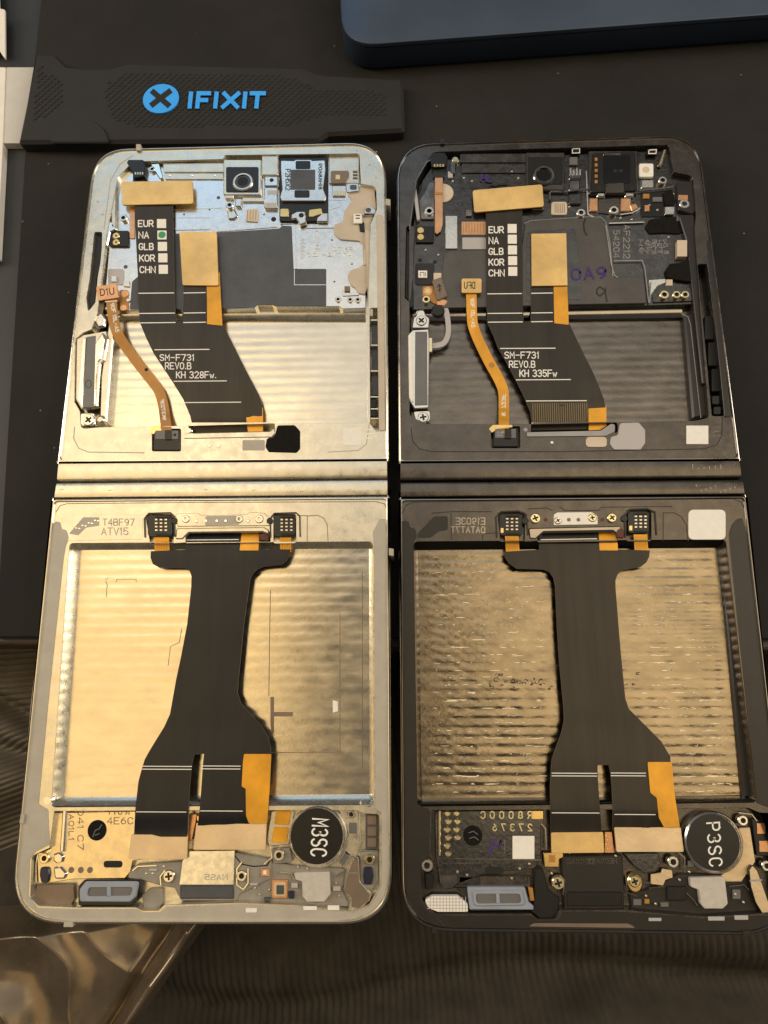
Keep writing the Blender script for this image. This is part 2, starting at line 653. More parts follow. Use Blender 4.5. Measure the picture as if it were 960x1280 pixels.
m_mat = mat("mat_rubber", (0.021, 0.0195, 0.0185), 0, 0.85, 0.30, 25, 0.6, 2600, spec=0.2, spots=((0.20, 0.19, 0.17), 230, 0.045))
m_table = mat("table_laminate", (0.020, 0.021, 0.022), 0, 0.55, 0.2, 60, 0.15, 900)
m_wood = mat("table_edge", (0.10, 0.055, 0.03), 0, 0.5, 0.4, 200)
m_rubber = mat("case_rubber", (0.019, 0.0178, 0.0165), 0, 0.62, 0.15, 150, 0.35, 3500, spec=0.3)
m_blue = mat("logo_blue", (0.03, 0.36, 1.0), 0, 0.45, 0.06, 900)
m_laptop = mat("laptop_aluminium", (0.050, 0.075, 0.118), 0.45, 0.40, 0.40, 12, 0.06, 6000, rvar=0.14)
m_paper = mat("card_white", (0.78, 0.74, 0.68), 0, 0.8, 0.06, 300, 0.2, 1200)
m_sheet = mat("paper_grey", (0.55, 0.53, 0.50), 0, 0.85, 0.06, 200, 0.2, 1200)
m_cord = mat("corduroy", (0.052, 0.045, 0.036), 0, 0.95, 0.3, 120, 0.4, 4000, spec=0.15)
m_cord_lit = mat("corduroy_lit", (0.16, 0.14, 0.11), 0, 0.95, 0.25, 120, 0.4, 4000, spec=0.15)  # lit copy of the corduroy, its brightness put into the colour
m_bag = mat("bag_film", (0.20, 0.155, 0.105), 0.6, 0.25, 0.45, 60, 0.10, 500, rvar=0.1)

# light phone
ms_frame = mat("champagne_frame", (0.72, 0.68, 0.57), 0.9, 0.30, 0.10, 350, 0.05, 3500, rvar=0.10)
ms_rim = mat("champagne_polished", (0.90, 0.86, 0.74), 1.0, 0.14, 0.06, 200, 0.03, 2500, rvar=0.06)
ms_plast = mat("beige_plastic", (0.41, 0.375, 0.315), 0, 0.5, 0.10, 300, 0.15, 4000)
ms_plastd = mat("grey_beige_plastic", (0.25, 0.228, 0.19), 0, 0.42, 0.18, 300, 0.15, 3000)
ms_plastl = mat("light_beige_plastic", (0.50, 0.43, 0.34), 0, 0.5, 0.08, 300, 0.12, 4000)
ms_plate = mat("bright_plate", (0.80, 0.81, 0.80), 1.0, 0.24, 0.06, 500, 0.05, 900, rvar=0.08)
ms_tray = mat("silver_tray", (0.74, 0.69, 0.58), 1.0, 0.21, 0.10, 140, 0.05, 1600, rvar=0.05, stretch=(1, 2.2, 1))
ms_graph = mat("graphite_grey", (0.075, 0.08, 0.09), 0.2, 0.45, 0.18, 220, 0.08, 3000, rvar=0.08)
ms_deck_refl = mat("deck_warm_reflection", (0.78, 0.68, 0.48), 1.0, 0.27, 0.08, 300, 0.05, 1800, rvar=0.08)  # silver deck, the yellow of reflected warm light put into its colour
ms_hinge = mat("champagne_hinge", (0.88, 0.82, 0.66), 1.0, 0.20, 0.08, 300, 0.04, 2500, rvar=0.08, stretch=(.3, 1, 1))
md_hinge = mat("graphite_hinge", (0.25, 0.225, 0.20), 1.0, 0.22, 0.15, 300, 0.04, 2500, rvar=0.08, stretch=(.3, 1, 1))
# dark phone
md_frame = mat("graphite_frame", (0.125, 0.112, 0.100), 0.85, 0.22, 0.18, 350, 0.10, 3500, rvar=0.10)
md_rim = mat("graphite_polished", (0.36, 0.33, 0.30), 1.0, 0.15, 0.10, 200, 0.03, 2500, rvar=0.06)
md_plast = mat("dark_plastic", (0.021, 0.018, 0.0155), 0, 0.34, 0.15, 300, 0.10, 4000, spec=0.4)
md_plate = mat("dark_plate", (0.115, 0.112, 0.110), 0.9, 0.20, 0.20, 500, 0.16, 1200, rvar=0.08)
md_tray = mat("dark_tray", (0.33, 0.275, 0.20), 1.0, 0.20, 0.22, 140, 0.10, 1500, rvar=0.10, stretch=(1, 2.2, 1))
md_tray2 = mat("dark_tray_upper", (0.19, 0.17, 0.15), 1.0, 0.26, 0.25, 140, 0.1, 1500, rvar=0.10, stretch=(1, 2.2, 1))
md_sheet = mat("dark_sheet", (0.115, 0.105, 0.095), 0.6, 0.30, 0.15, 200, 0.10, 2500, rvar=0.06)
m_glint = mat("painted_glint", (0.95, 0.83, 0.60), 0.1, 0.10, 0.1, 900)  # pale colour paints the tray's glints onto the residue streaks
# shared
m_flex = mat("flex_black", (0.011, 0.0115, 0.0135), 0, 0.34, 0.25, 500, 0.05, 3000, rvar=0.06, spec=0.35, stretch=(1, .04, 1))
m_flexb = mat("flex_brown", (0.026, 0.021, 0.015), 0.0, 0.33, 0.30, 500, 0.05, 3000, rvar=0.06, spec=0.4, stretch=(1, .04, 1))
m_edge = mat("flex_edge", (0.36, 0.26, 0.13), 0.1, 0.5)
m_tape = mat("stiffener_gold", (0.80, 0.54, 0.21), 0.30, 0.32, 0.28, 110, 0.30, 420, rvar=0.12)
m_tape2 = mat("stiffener_tan", (0.74, 0.56, 0.34), 0.30, 0.30, 0.22, 110, 0.30, 420, rvar=0.10)
m_tapee = mat("stiffener_edge", (0.45, 0.27, 0.08), 0.2, 0.5)
m_amber = mat("polyimide_amber", (0.72, 0.34, 0.022), 0.15, 0.24, 0.30, 130, 0.15, 600)
m_amberd = mat("polyimide_brown", (0.42, 0.20, 0.045), 0.15, 0.32, 0.20, 300, 0.06, 2500)
m_copper = mat("copper_pad", (0.78, 0.42, 0.22), 0.8, 0.30, 0.15, 600)
m_goldm = mat("gold_plating", (0.90, 0.64, 0.26), 1.0, 0.25, 0.10, 600)
m_white = mat("print_white", (0.80, 0.78, 0.74), 0, 0.55)
m_whiteb = mat("sticker_white", (0.80, 0.77, 0.71), 0, 0.5, 0.05, 900)
m_green = mat("marker_green", (0.03, 0.30, 0.11), 0, 0.5)
m_black = mat("black_plastic", (0.010, 0.0095, 0.009), 0, 0.28, 0.1, 400, 0.08, 3500, spec=0.45)
m_dark = mat("black_hole", (0.004, 0.004, 0.004), 0, 0.7)
m_foam = mat("black_foam", (0.011, 0.010, 0.009), 0, 0.9, 0.2, 900, 0.5, 4000, spec=0.1)
m_steel = mat("bright_steel", (0.80, 0.77, 0.71), 1.0, 0.22, 0.08, 900, 0.08, 2500)
m_brass = mat("brass_post", (0.85, 0.74, 0.46), 1.0, 0.24, 0.10, 900)
m_lens = mat("lens_glass", (0.006, 0.006, 0.008), 0, 0.06, coat=0.6)
m_greyp = mat("grey_panel", (0.15, 0.15, 0.15), 0.3, 0.42, 0.10, 300)
m_bluegrey = mat("gasket_bluegrey", (0.27, 0.30, 0.36), 0, 0.50, 0.08, 500)
m_navy = mat("navy_rubber", (0.010, 0.014, 0.035), 0, 0.35)
m_cloth = mat("grey_cloth_pad", (0.55, 0.51, 0.45), 0.1, 0.8, 0.12, 900, 0.6, 5000)
m_beige = mat("beige_pad", (0.60, 0.50, 0.38), 0.1, 0.45, 0.10, 500)
m_purple = mat("marker_purple", (0.040, 0.014, 0.14), 0, 0.5)
m_ink = mat("marker_black", (0.010, 0.010, 0.010), 0, 0.45)
m_bwleaf = mat("brown_antenna", (0.20, 0.15, 0.11), 0.3, 0.40, 0.10, 400)
m_green_pcb = mat("dark_board", (0.013, 0.016, 0.016), 0, 0.4, 0.15, 500)
m_dot = mat("solder_dot", (0.78, 0.70, 0.52), 0.9, 0.3)
m_rust = mat("reddish_foam", (0.10, 0.03, 0.02), 0, 0.7)
m_greyl = mat("lilac_grey", (0.42, 0.40, 0.40), 0.1, 0.5)

# ---------------------------------------------------------------- setting: table, mat, cloth, film bag
def slab_mm(name, mats, l, z0, z1, b=0.4, parent=None, side=False):
    bm = bmesh.new()
    add_prism(bm, ccw(l), z0, z1, b, (), 0, 1 if side else None)
    return finish(name, bm, mats, parent)


tA, tB = P(0, 805, -1.6), P(960, 812, -1.6)
ux, uy = tB[0] - tA[0], tB[1] - tA[1]
ul = math.hypot(ux, uy); ux /= ul; uy /= ul


def tp(s, d):                       # s along the table's front edge, d away from the sitter
    return (tA[0] + ux * s - uy * d, tA[1] + uy * s + ux * d)


tb = slab_mm("table", [m_table, m_wood], [tp(-260, 0), tp(480, 0), tp(480, 420), tp(-260, 420)], -24.0, -1.6, 0.5, side=True)
tb["kind"] = "structure"
mt = slab_mm("work_mat", m_mat, loop([(30, 190), (1300, 150), (1300, 797), (4, 796)], 0)[:0] or
             ccw([P(31, 185, 0), P(3, 640, 0), P(-6, 797, 0), tp(400, 3), tp(400, 400), tp(-20, 400), P(55, -40, 0)]), -1.55, 0.0, 0.35)
mt["label"] = "thin black rubber work mat lying under both opened phones"
mt["category"] = "work mat"

# ribbed trouser-like cloth below the table edge
def cloth():
    bm = bmesh.new()
    X0, X1, Y0, Y1 = -130.0, 280.0, -300.0, 30.0
    pr = 1.75
    nx, ny = 1850, 104
    zb = -40.0
    v1 = P(800, 1234, zb)[1]
    v2 = P(20, 893, zb); v3 = P(20, 948, zb)
    vv = []
    for j in range(ny + 1):
        Y = Y0 + (Y1 - Y0) * j / ny
        row = []
        for i in range(nx + 1):
            X = X0 + (X1 - X0) * i / nx
            wl = 1 / (1 + math.exp((X + 22) / 5.0))
            z = zb + 5 * noise.noise(Vector((X * .011, Y * .014, 2.0))) + 2.2 * noise.noise(Vector((X * .03, Y * .035, 8.0)))
            yv = v1 + 2.5 * math.sin(X * .03) - 9 * math.exp(-((X - 10) / 35.0) ** 2)
            z += (1 - wl) * (-9 * math.exp(-((Y - yv) / 5.0) ** 2) + 4 * math.exp(-((Y - yv + 12) / 9.0) ** 2))
            ya = v2[1] - (X - v2[0]) * 0.55; yb = v3[1] - (X - v3[0]) * 0.25
            z += wl * (-7 * math.exp(-((Y - ya) / 3.2) ** 2) - 8 * math.exp(-((Y - yb) / 3.6) ** 2) + 3.5 * math.exp(-((Y - ya + 7) / 4.0) ** 2))
            row.append((X, Y, z, wl))
        vv.append(row)
    vs = []
    for j, row in enumerate(vv):
        r = []
        for X, Y, z, wl in row:
            u = X + 0.10 * Y + 2.0 * noise.noise(Vector((X * .02, Y * .02, 5.0)))
            z += (1 - wl) * 0.75 * abs(math.sin(u / pr * math.pi)) ** 0.8
            r.append(bm.verts.new((X, Y, z)))
        vs.append(r)
    for j in range(ny):
        for i in range(nx):
            bm.faces.new((vs[j][i], vs[j][i + 1], vs[j + 1][i + 1], vs[j + 1][i]))
    return finish("corduroy_cloth", bm, m_cord, None, angle=3.1)


cl = cloth()
cl["label"] = "dark brown ribbed corduroy cloth in soft folds under the phones' lower ends"
cl["category"] = "cloth"


def cloth_left():
    """second folded panel, its ribs running across"""
    bm = bmesh.new()
    q = [P(-60, 806, -26), P(60, 806, -26), P(60, 1150, -26), P(-60, 1150, -26)]
    nx, ny = 60, 520
    a0 = P(20, 893, -26)[1]; a1 = P(20, 945, -26)[1]; a2 = P(20, 1010, -26)[1]
    vs = []
    for j in range(ny + 1):
        t = j / ny
        r = []
        for i in range(nx + 1):
            s = i / nx
            X = (q[0][0] * (1 - s) + q[1][0] * s) * (1 - t) + (q[3][0] * (1 - s) + q[2][0] * s) * t
            Y = (q[0][1] * (1 - s) + q[1][1] * s) * (1 - t) + (q[3][1] * (1 - s) + q[2][1] * s) * t
            dx = X - P(20, 893, -26)[0]
            z = -26 + 2.0 * noise.noise(Vector((X * .03, Y * .04, 3.0)))
            ya = a0 - dx * .5; yb = a1 - dx * .28; yc = a2 + dx * .35
            z += -6 * math.exp(-((Y - ya) / 2.6) ** 2) - 6.5 * math.exp(-((Y - yb) / 2.8) ** 2) - 14 / (1 + math.exp((Y - yc) / 2.5))
            u = Y - 0.42 * X + 1.5 * noise.noise(Vector((X * .03, Y * .03, 5.0))) + (0.35 * dx if Y > ya else 0)
            z += 0.6 * abs(math.sin(u / 1.35 * math.pi)) ** 0.8
            r.append(bm.verts.new((X, Y, z)))
        vs.append(r)
    for j in range(ny):
        for i in range(nx):
            bm.faces.new((vs[j][i], vs[j][i + 1], vs[j + 1][i + 1], vs[j + 1][i]))
    return finish("ribbed_cloth_fold", bm, m_cord_lit, None, angle=3.1)


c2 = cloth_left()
c2["label"] = "brown ribbed cloth fold hanging below the table edge beside the champagne phone"
c2["category"] = "cloth"


def film_bag():
    bm = bmesh.new()
    nx, ny = 150, 110
    A, B, C, D = (-60, 1150), (288, 1112), (140, 1320), (-60, 1320)
    vs = []
    for j in range(ny + 1):
        t = j / ny
        r = []
        for i in range(nx + 1):
            s = i / nx
            x = (A[0] * (1 - s) + B[0] * s) * (1 - t) + (D[0] * (1 - s) + C[0] * s) * t
            y = (A[1] * (1 - s) + B[1] * s) * (1 - t) + (D[1] * (1 - s) + C[1] * s) * t
            X, Y = P(x, y, -20)
            z = -20 + 2.4 * (1 - abs(noise.noise(Vector((X * .045 + .3 * Y * .05, Y * .07, 4.0)))) * 2) + 0.8 * noise.noise(Vector((X * .14, Y * .1, 9.0)))
            z -= 9 * max(0, 0.16 - t) / 0.16                           # top edge rolls down
            z += 2.6 * math.exp(-((s - 0.955) / 0.035) ** 2) - 2.2 * math.exp(-((s - 0.86) / 0.03) ** 2)
            if s > 0.975: z -= 5 * (s - 0.975) / 0.025
            r.append(bm.verts.new((X, Y, z)))
        vs.append(r)
    for j in range(ny):
        for i in range(nx):
            bm.faces.new((vs[j][i], vs[j][i + 1], vs[j + 1][i + 1], vs[j + 1][i]))
    o = finish("film_bag", bm, m_bag, None, angle=3.1)
    o["label"] = "crumpled shiny brown plastic film bag lying on the cloth"
    o["category"] = "plastic bag"


film_bag()

# ---------------------------------------------------------------- champagne phone
ZL = 5.95          # glass ledge
ZT = 3.0           # battery tray floor
ZD = 4.7           # inner deck plate
LP = thing("opened_phone", "opened champagne folding phone with silver trays and disc marked M3SC", "phone", (*P(280, 600, 0), 0), "opened folding phones")


def zc(v):
    return lambda x, y: v


# upper half
uf = frame_half(LP, "upper_frame", ms_frame,
                [(116, 184.5, 50), (484, 175, 50), (487.4, 577, 1), (69, 580.5, 1)], 0,
                [(119, 187, 46), (481, 178, 46), (484.5, 574, 7), (72, 577, 7)], 0, ZL, rim=ms_rim, cav=
                [([(122, 390, 3), (134, 290, 3), (147, 222, 14), (166, 202, 8), (279, 199, 3), (281, 194, 3), (449, 192, 3), (451, 230, 3), (470, 233, 8), (471, 262, 3), (463, 280, 3),
                   (460, 392, 4), (459, 528, 5), (430, 529, 3), (338, 529, 2), (235, 532, 2), (124, 534, 4), (101, 536, 6), (100, 514, 3), (93, 502, 4), (94, 424, 4), (104, 416, 3), (114, 412, 3)], 0, ZT, 0.2),
                 ([(118, 290), (127.5, 290), (127, 310), (125, 330), (122, 346), (119, 378), (110, 390), (108, 372), (112, 348)], 2, 2.4, 0.05),
                 ([(462, 385), (473.5, 385), (477, 534), (472, 541), (463, 530)], 3, 2.4, 0.1),
                 ([(347, 532), (368, 531.5), (375, 539), (375, 561), (370.6, 566), (336, 565), (332, 558.5), (333.5, 549), (344, 543)], 3, 2.4, 0.0),
                 ([(236, 528.6), (343, 528.4), (344, 541), (236, 545)], 4, 2.0, 0.0),
                 ([(190, 536), (226, 536), (226, 564), (190, 564)], 2, 4.0, 0.0)])
pl(LP, "cover_seal", m_foam, [(346.7, 532), (368, 531.6), (374.7, 539), (374.7, 561), (370.6, 565.4), (336, 564.6), (332.3, 558.4), (333.5, 549), (344, 543)], 2.4, 5.85, 3)
pl(LP, "side_channel", m_black, [(118, 291), (127.2, 291), (126.5, 310), (124.5, 330), (121, 346), (118, 378), (110, 389), (108.5, 372), (112, 348)], 2.4, 5.0, 2)
rail(LP, "hinge_rail", ms_frame, ((73, 577.4), (483.6, 574)), ((70.5, 600.2), (483.8, 595.8)),
     [(0, 6.12), (.03, 6.23), (.08, 6.27), (.5, 6.25), (.8, 6.2), (.94, 6.12), (.985, 6.0), (1, 5.85)], 0.6)
rail(LP, "hinge_spine", m_foam, ((67, 593), (487, 589)), ((66.5, 612), (488, 607)), [(0, 3.3), (.3, 3.6), (.7, 3.6), (1, 3.3)], 0.3)
# raised lip inside the ledge corner
strokes(uf, "ledge_groove", ms_plast, [[(93, 534), (92, 548), (98, 560), (110, 565), (180, 566)]], 1.2, ZL, 0.03)
for gl in ([(462, 528), (458, 555), (448, 563), (410, 565)], [(130, 286), (138, 226), (150, 205), (166, 194)]):
    strokes(uf, "ledge_groove", ms_plast, [gl], 1.0, ZL, 0.03)
for k in range(3):
    strokes(uf, "mould_mark", ms_rim, [[(458, 537 + 5.5 * k), (465, 536.6 + 5.5 * k)]], 1.2, ZL, 0.04)

deck = pl(LP, "deck_plate", ms_plate,
          [(137, 300), (148, 226, 8), (166, 210, 6), (278, 204), (326, 203), (347, 200), (412, 197), (448, 197), (449, 230), (462, 240), (460, 280), (457, 330), (457, 385, 2), (428, 386),
           (424, 383), (345, 383), (340, 381), (322, 381), (318, 385), (270, 386), (160, 388), (130, 387)], ZT, ZD, 1.5, 0.08)
# top shelf steps
bx(LP, "shelf_step", ms_frame, 204, 204, 280, 215, 3.2, 5.3, 1)
bx(LP, "shelf_step", ms_frame, 206, 214, 279, 224, 3.2, 5.0, 1)
for dx_ in (212, 240, 268):
    dc(LP, "rivet", ms_rim, dx_, 219, 1.6, 5.0, 5.08)
tray = ribbed_floor(LP, "battery_tray", ms_tray, [(120, 384), (464, 382), (464, 532), (99, 536)], ZT + 0.06, 2.0, 0.011, 0.004, 150, 150, 0.0, 0.08)
rail(LP, "tray_step", ms_frame, ((128, 388), (456, 386)), ((127, 393), (456, 392.5)), [(0, 4.6), (.5, 4.4), (1, 3.6)], 3.0)
gs = pl(LP, "graphite_sheet", ms_graph, [(214, 292), (271, 290.6), (349, 285.6), (353, 282), (364.6, 282.6), (367, 336), (407.8, 336), (407.8, 382.4), (345, 382.4), (340, 380.4), (322, 380.4), (318, 384), (277, 385.6), (214, 386)], ZD, ZD + 0.08, 1.5, 0.02)
strokes(gs, "sheet_crease", ms_plate, [[(368, 337), (368, 356), (407, 356)]], 0.8, ZD + .08, .02)
pl(LP, "graphite_strip", ms_graph, [(165, 352), (173, 345), (219, 330), (230, 320), (231, 386), (162, 387)], ZD, ZD + 0.07, 2, 0.02)

# earpiece microphone
mc = pl(LP, "microphone", m_black, [(158, 203), (160, 199), (179, 199), (182, 206), (180, 215), (182, 220), (167, 223), (165.5, 216)], 4.6, 6.1, 2, 0.2)
for k in range(4):
    bx(mc, "solder_pad", m_dot, 168.5 + 3 * k, 215, 170 + 3 * k, 218, 6.1, 6.16, 0.4, 0.02)
bx(LP, "microphone_neck", m_black, 166, 219, 180, 228, 4.7, 5.4, 1)
post(LP, m_steel, m_dark, 154, 272, 5, ZD, 5.4)
post(LP, m_steel, m_dark, 190, 211, 4, ZD, 5.4)
pl(LP, "antenna_clip", ms_rim, [(188, 205), (199, 204), (204, 222), (200, 224)], 4.7, 5.4, 1, .15)
pl(LP, "corner_bracket", ms_rim, [(131, 284), (135, 276), (140, 277), (146, 286), (138, 290), (134, 307), (130, 307)], 4.4, 5.7, 2, .25)
bx(LP, "shield_edge", ms_frame, 139, 228, 145, 284, 4.6, 5.7, 1, .2)
bx(LP, "copper_strap", m_copper, 162, 258, 168.5, 298, ZD, 4.95, 2, .03)
ct = bx(LP, "contact_block", m_black, 137, 288, 161, 308, ZD, 5.2, 2, .1)
for yy in (294.5, 302.6):
    dc(ct, "spring_contact", m_goldm, 145, yy, 4.4, 5.2, 5.35, .08)
    dc(ct, "contact_pit", m_dark, 145, yy, 1.2, 5.35, 5.37, 0)
bx(LP, "grey_shim", m_greyl, 135, 336, 155, 356, ZD, ZD + .15, 3, .03)
bx(LP, "chip_clip", m_steel, 139, 345, 146, 352, ZD + .15, ZD + .5, .6, .05)
dc(LP, "deck_hole", ms_graph, 157, 333.5, 2.6, ZD, ZD + .03, 0)
bx(LP, "steel_tab", m_steel, 154, 351, 162, 358, ZD, ZD + .4, 1, .06)
pad = pl(LP, "side_key_pads", m_amberd, [(150, 362), (160, 362), (161, 388), (150, 388)], ZD, ZD + .25, 3, .05)
dc(pad, "copper_land", m_copper, 155.5, 367, 5, ZD + .25, ZD + .33, .03)
dc(pad, "copper_land", m_copper, 154, 384.5, 4, ZD + .25, ZD + .33, .03)
dc(pad, "bright_land", m_steel, 160, 375, 2.2, ZD + .25, ZD + .33, .03)

# front camera
fc = bx(LP, "front_camera_bracket", ms_frame, 279, 199, 327, 244, 4.2, 5.6, 2, .25)
bx(fc, "camera_body", m_black, 282.5, 208.5, 323, 240, 5.6, 5.75, 2, .05)
dc(fc, "lens_ring", ms_frame, 303.5, 226.6, 13, 5.75, 6.15, .3, hole=10)
dc(fc, "lens", m_lens, 303.5, 226.6, 10, 5.75, 5.9, .0)
dc(fc, "lens_core", m_dark, 303.5, 226.6, 6.5, 5.9, 5.93, 0)
bx(LP, "camera_shelf", ms_frame, 281, 240, 292, 248, 4.7, 5.4, 1, .1)
p1 = post(LP, m_steel, m_dark, 286.8, 256, 5, ZD, 5.9)
pl(LP, "pin", m_steel, [(283, 262), (291, 258), (298, 270), (292, 274), (285, 274)], ZD, 5.2, 2, .3)
bx(LP, "stepped_clip", m_steel, 294, 248, 302, 258, ZD, 5.5, 1.5, .2)
bx(LP, "shelf_step", ms_frame, 303, 247, 330, 252, ZD, 5.2, .8, .1)
coil = pl(LP, "beige_pad", m_beige, [(308, 261.5), (322, 260.5), (323.5, 268), (322, 277.5), (306, 276), (307.5, 269)], ZD, ZD + .3, 2, .06)
for k in range(4):
    strokes(coil, "pad_line", m_bwleaf, [[(309.5 + 3.5 * k, 263), (309 + 3.5 * k, 275)]], .6, ZD + .3, .015)
dc(LP, "deck_hole", m_dark, 342, 274, 3.2, ZD, ZD + .03, 0)
dc(LP, "deck_hole", ms_graph, 273, 247, 2.2, ZD, ZD + .03, 0)

# rear camera
rc = bx(LP, "rear_camera", m_black, 349, 196, 410, 277, ZD, 5.3, 3, .2)
cv = pl(rc, "camera_cover", m_steel, [(351, 200.5), (368, 201), (369, 199.5), (389, 199.5), (390, 201), (406, 200), (407, 212), (404, 236), (408, 246), (406, 251), (352, 251), (350, 246), (353, 236), (351, 212)], 5.3, 5.95, 1.5, .12)
bx(rc, "camera_window", ms_graph, 363, 212, 394, 237, 5.95, 6.0, .6, .02)
bx(rc, "camera_slot", m_black, 369.5, 201, 388, 211.4, 5.95, 5.99, 2, .02)
bx(rc, "camera_slot", m_black, 368, 237.6, 387, 247, 5.95, 5.99, 2, .02)
text(rc, m_ink, "P2H5X2", 362.5, 211.5, 26, 5.5, 5.96, .9, ang=90)
text(rc, m_ink, "8IH68609", 402.5, 204.5, 32, 4.2, 5.96, .8, ang=90, mirror=True)
bx(rc, "gold_foot", m_goldm, 350, 260.5, 361, 271, 5.3, 5.5, 2, .1)
pl(rc, "gold_foot", m_goldm, [(386, 262), (402, 260), (403, 267), (391, 271), (386, 271)], 5.3, 5.5, 2, .1)
fp = pl(LP, "camera_clamp", m_steel, [(364, 268), (371, 264), (373, 264), (381, 264), (383, 278), (375, 281), (370, 273), (364, 274)], 5.0, 5.9, 1, .2)
dc(fp, "clamp_dimple", m_dark, 376.6, 269, 3.2, 5.9, 5.93, 0)
pl(LP, "camera_clip", m_steel, [(396, 272), (403, 266), (410, 266), (410, 277), (396, 277)], 4.9, 5.5, 1, .2)
br = bx(LP, "lens_bracket", m_steel, 330, 220, 348, 233, ZD, 5.9, 1.5, .3)
dc(br, "bracket_hole", m_dark, 339.5, 225, 2.6, 5.9, 5.93, 0)
b2 = bx(LP, "bracket_foot", m_steel, 330, 234, 347, 260, ZD, 5.5, 1.5, .2)
bx(b2, "foot_recess", m_greyl, 334, 238, 346, 243, 5.5, 5.53, .5, 0)
bx(b2, "foot_recess", m_greyl, 332, 253.5, 345, 260, 5.5, 5.53, .5, 0)
bx(LP, "bracket_wall", ms_frame, 327, 194, 348, 219, 4.4, 5.6, 2, .2)
# top right corner parts
ol = bx(LP, "sensor_shelf", ms_frame, 411, 195, 448.5, 229, 4.2, 5.2, 1.5, .12)
sn = pl(LP, "sensor_gasket", m_bwleaf, [(413.5, 213), (436, 213), (436, 221), (431, 229), (415, 229.5), (413, 226)], 5.2, 5.5, 2.5, .1)
bx(sn, "sensor_window", m_tape2, 419.5, 218.5, 425, 224, 5.5, 5.53, .5, 0)
cn = bx(LP, "sensor_connector", m_steel, 415, 232, 432, 245, ZD, 5.1, 1, .1)
for k in range(4):
    bx(cn, "connector_pin", m_goldm, 417 + 3.6 * k, 238, 419.4 + 3.6 * k, 243.5, 5.1, 5.18, .3, .02)
sl = pl(LP, "steel_clip", m_steel, [(432, 231), (437, 229), (448.5, 229), (449, 239), (440, 240), (436, 241), (433, 240)], ZD, 5.5, 1.2, .15)
bx(sl, "clip_window", ms_graph, 437.5, 231, 446, 237, 5.5, 5.53, 2, 0)
for k in range(3):
    bx(LP, "mould_rib", m_bwleaf, 441, 213 + 4 * k, 447, 215 + 4 * k, 5.2, 5.4, .6, .05)
pl(LP, "antenna_plastic", ms_plastl, [(434, 243), (443, 240), (450, 232, 3), (468, 234), (470, 262), (463, 279), (461, 355), (456, 368), (447, 366), (444, 360), (438, 356, 5), (434, 346, 6), (437, 338, 6), (449, 334, 4), (454, 330), (453, 305), (449, 301, 4), (425, 299, 6), (416, 291, 7), (418, 281, 6), (429, 276), (430, 264), (440, 250)], ZD, ZD + .35, 1, .08)
sc = pl(LP, "corner_boss", m_steel, [(456, 262), (457, 257, 3), (463, 256), (470, 261), (470, 268), (455, 268), (453, 270)], ZD, 5.8, 1.5, .25)
dc(sc, "boss_dimple", ms_graph, 460.5, 262.5, 3.4, 5.8, 5.83, 0)
cb = bx(LP, "spring_clip", m_whiteb, 442, 267, 452.5, 279, 5.0, 5.6, 1, .1)
bx(cb, "clip_slot", ms_graph, 444.5, 268.5, 450, 270, 5.6, 5.62, .2, 0)
bx(cb, "clip_slot", ms_graph, 444.5, 272, 450, 273.5, 5.6, 5.62, .2, 0)
pl(LP, "rubber_wedge", m_black, [(449, 280), (455, 277), (456, 290), (450, 289)], 5.0, 5.3, 1, .05)
pl(LP, "side_wall_insert", ms_plastl, [(456, 284), (463, 290), (466, 310), (466, 395), (460, 395), (459, 340), (456, 300)], 4.8, 5.7, 2, .15)
bx(LP, "pale_pad", m_beige, 454.5, 311.5, 463.5, 331, 5.05, 5.25, .5, .04)
for hx, hy in ((422.6, 374), (437.7, 374.4), (447.3, 374.4)):
    post(LP, m_steel, m_dark, hx, hy, 4, ZD, 5.05)
bx(LP, "deck_chip", m_bwleaf, 430.5, 357.5, 437.5, 364, ZD, ZD + .4, .5, .05)
pl(LP, "deck_tab", m_steel, [(428, 361), (431, 366), (446, 366), (446, 356), (449, 356), (449, 369), (428, 370)], ZD, ZD + .2, 1, .05)
# embossed marks on the deck
text(deck, ms_rim, "1F31T2", 416, 309, 28, 4.2, ZD, .8, rise=.07, mirror=True)
text(deck, ms_rim, "A7T12-120", 384, 316, 56, 4, ZD, .8, rise=.07, mirror=True)
text(deck, ms_rim, "C2 04F", 399, 289, 28, 5.0, ZD, .8, ang=90, rise=.06)
for k in range(5):
    strokes(deck, "deck_ridge", ms_rim, [[(376, 300 + 5 * k), (381, 299 + 5 * k)], [(376, 303 + 5 * k), (380, 302 + 5 * k)]], .7, ZD, .06)
strokes(deck, "deck_seam", m_bwleaf, [[(384, 285.5), (416, 285), (443, 281)]], 1.0, ZD, .04)
strokes(deck, "deck_lip", m_steel, [[(214, 287), (262, 286), (270, 289), (346, 283), (350, 279.5), (366, 279), (369, 283), (370, 335)]], 1.4, ZD, .15)
# right side slots and bar
for (ya, yb) in ((402, 430), (433, 462.5), (465, 494)):
    bx(LP, "side_slot", ms_graph, 464.4, ya, 473, yb, 2.4, 4.4, 1, .05)
for (ya, yb) in ((499, 509), (513, 520.5)):
    bx(LP, "side_slot", m_dark, 463, ya, 470, yb, 2.4, 5.85, 1.5, .05)
for yy in (400, 431.4, 463.6, 496, 511, 523):
    bx(LP, "slot_bridge", ms_frame, 463, yy - 1.2, 473.5, yy + 1.2, 2.4, 5.6, .5, .1)
pl(LP, "side_bar", ms_plastl, [(470.5, 268), (478.5, 268), (482, 538, 3), (473.6, 539, 3)], ZL, ZL + .22, 2, .1)
# coding sticker
bx(LP, "square_sticker", m_whiteb, 428.6, 534.5, 451.6, 556.5, ZL, ZL + .05, .8, .01)
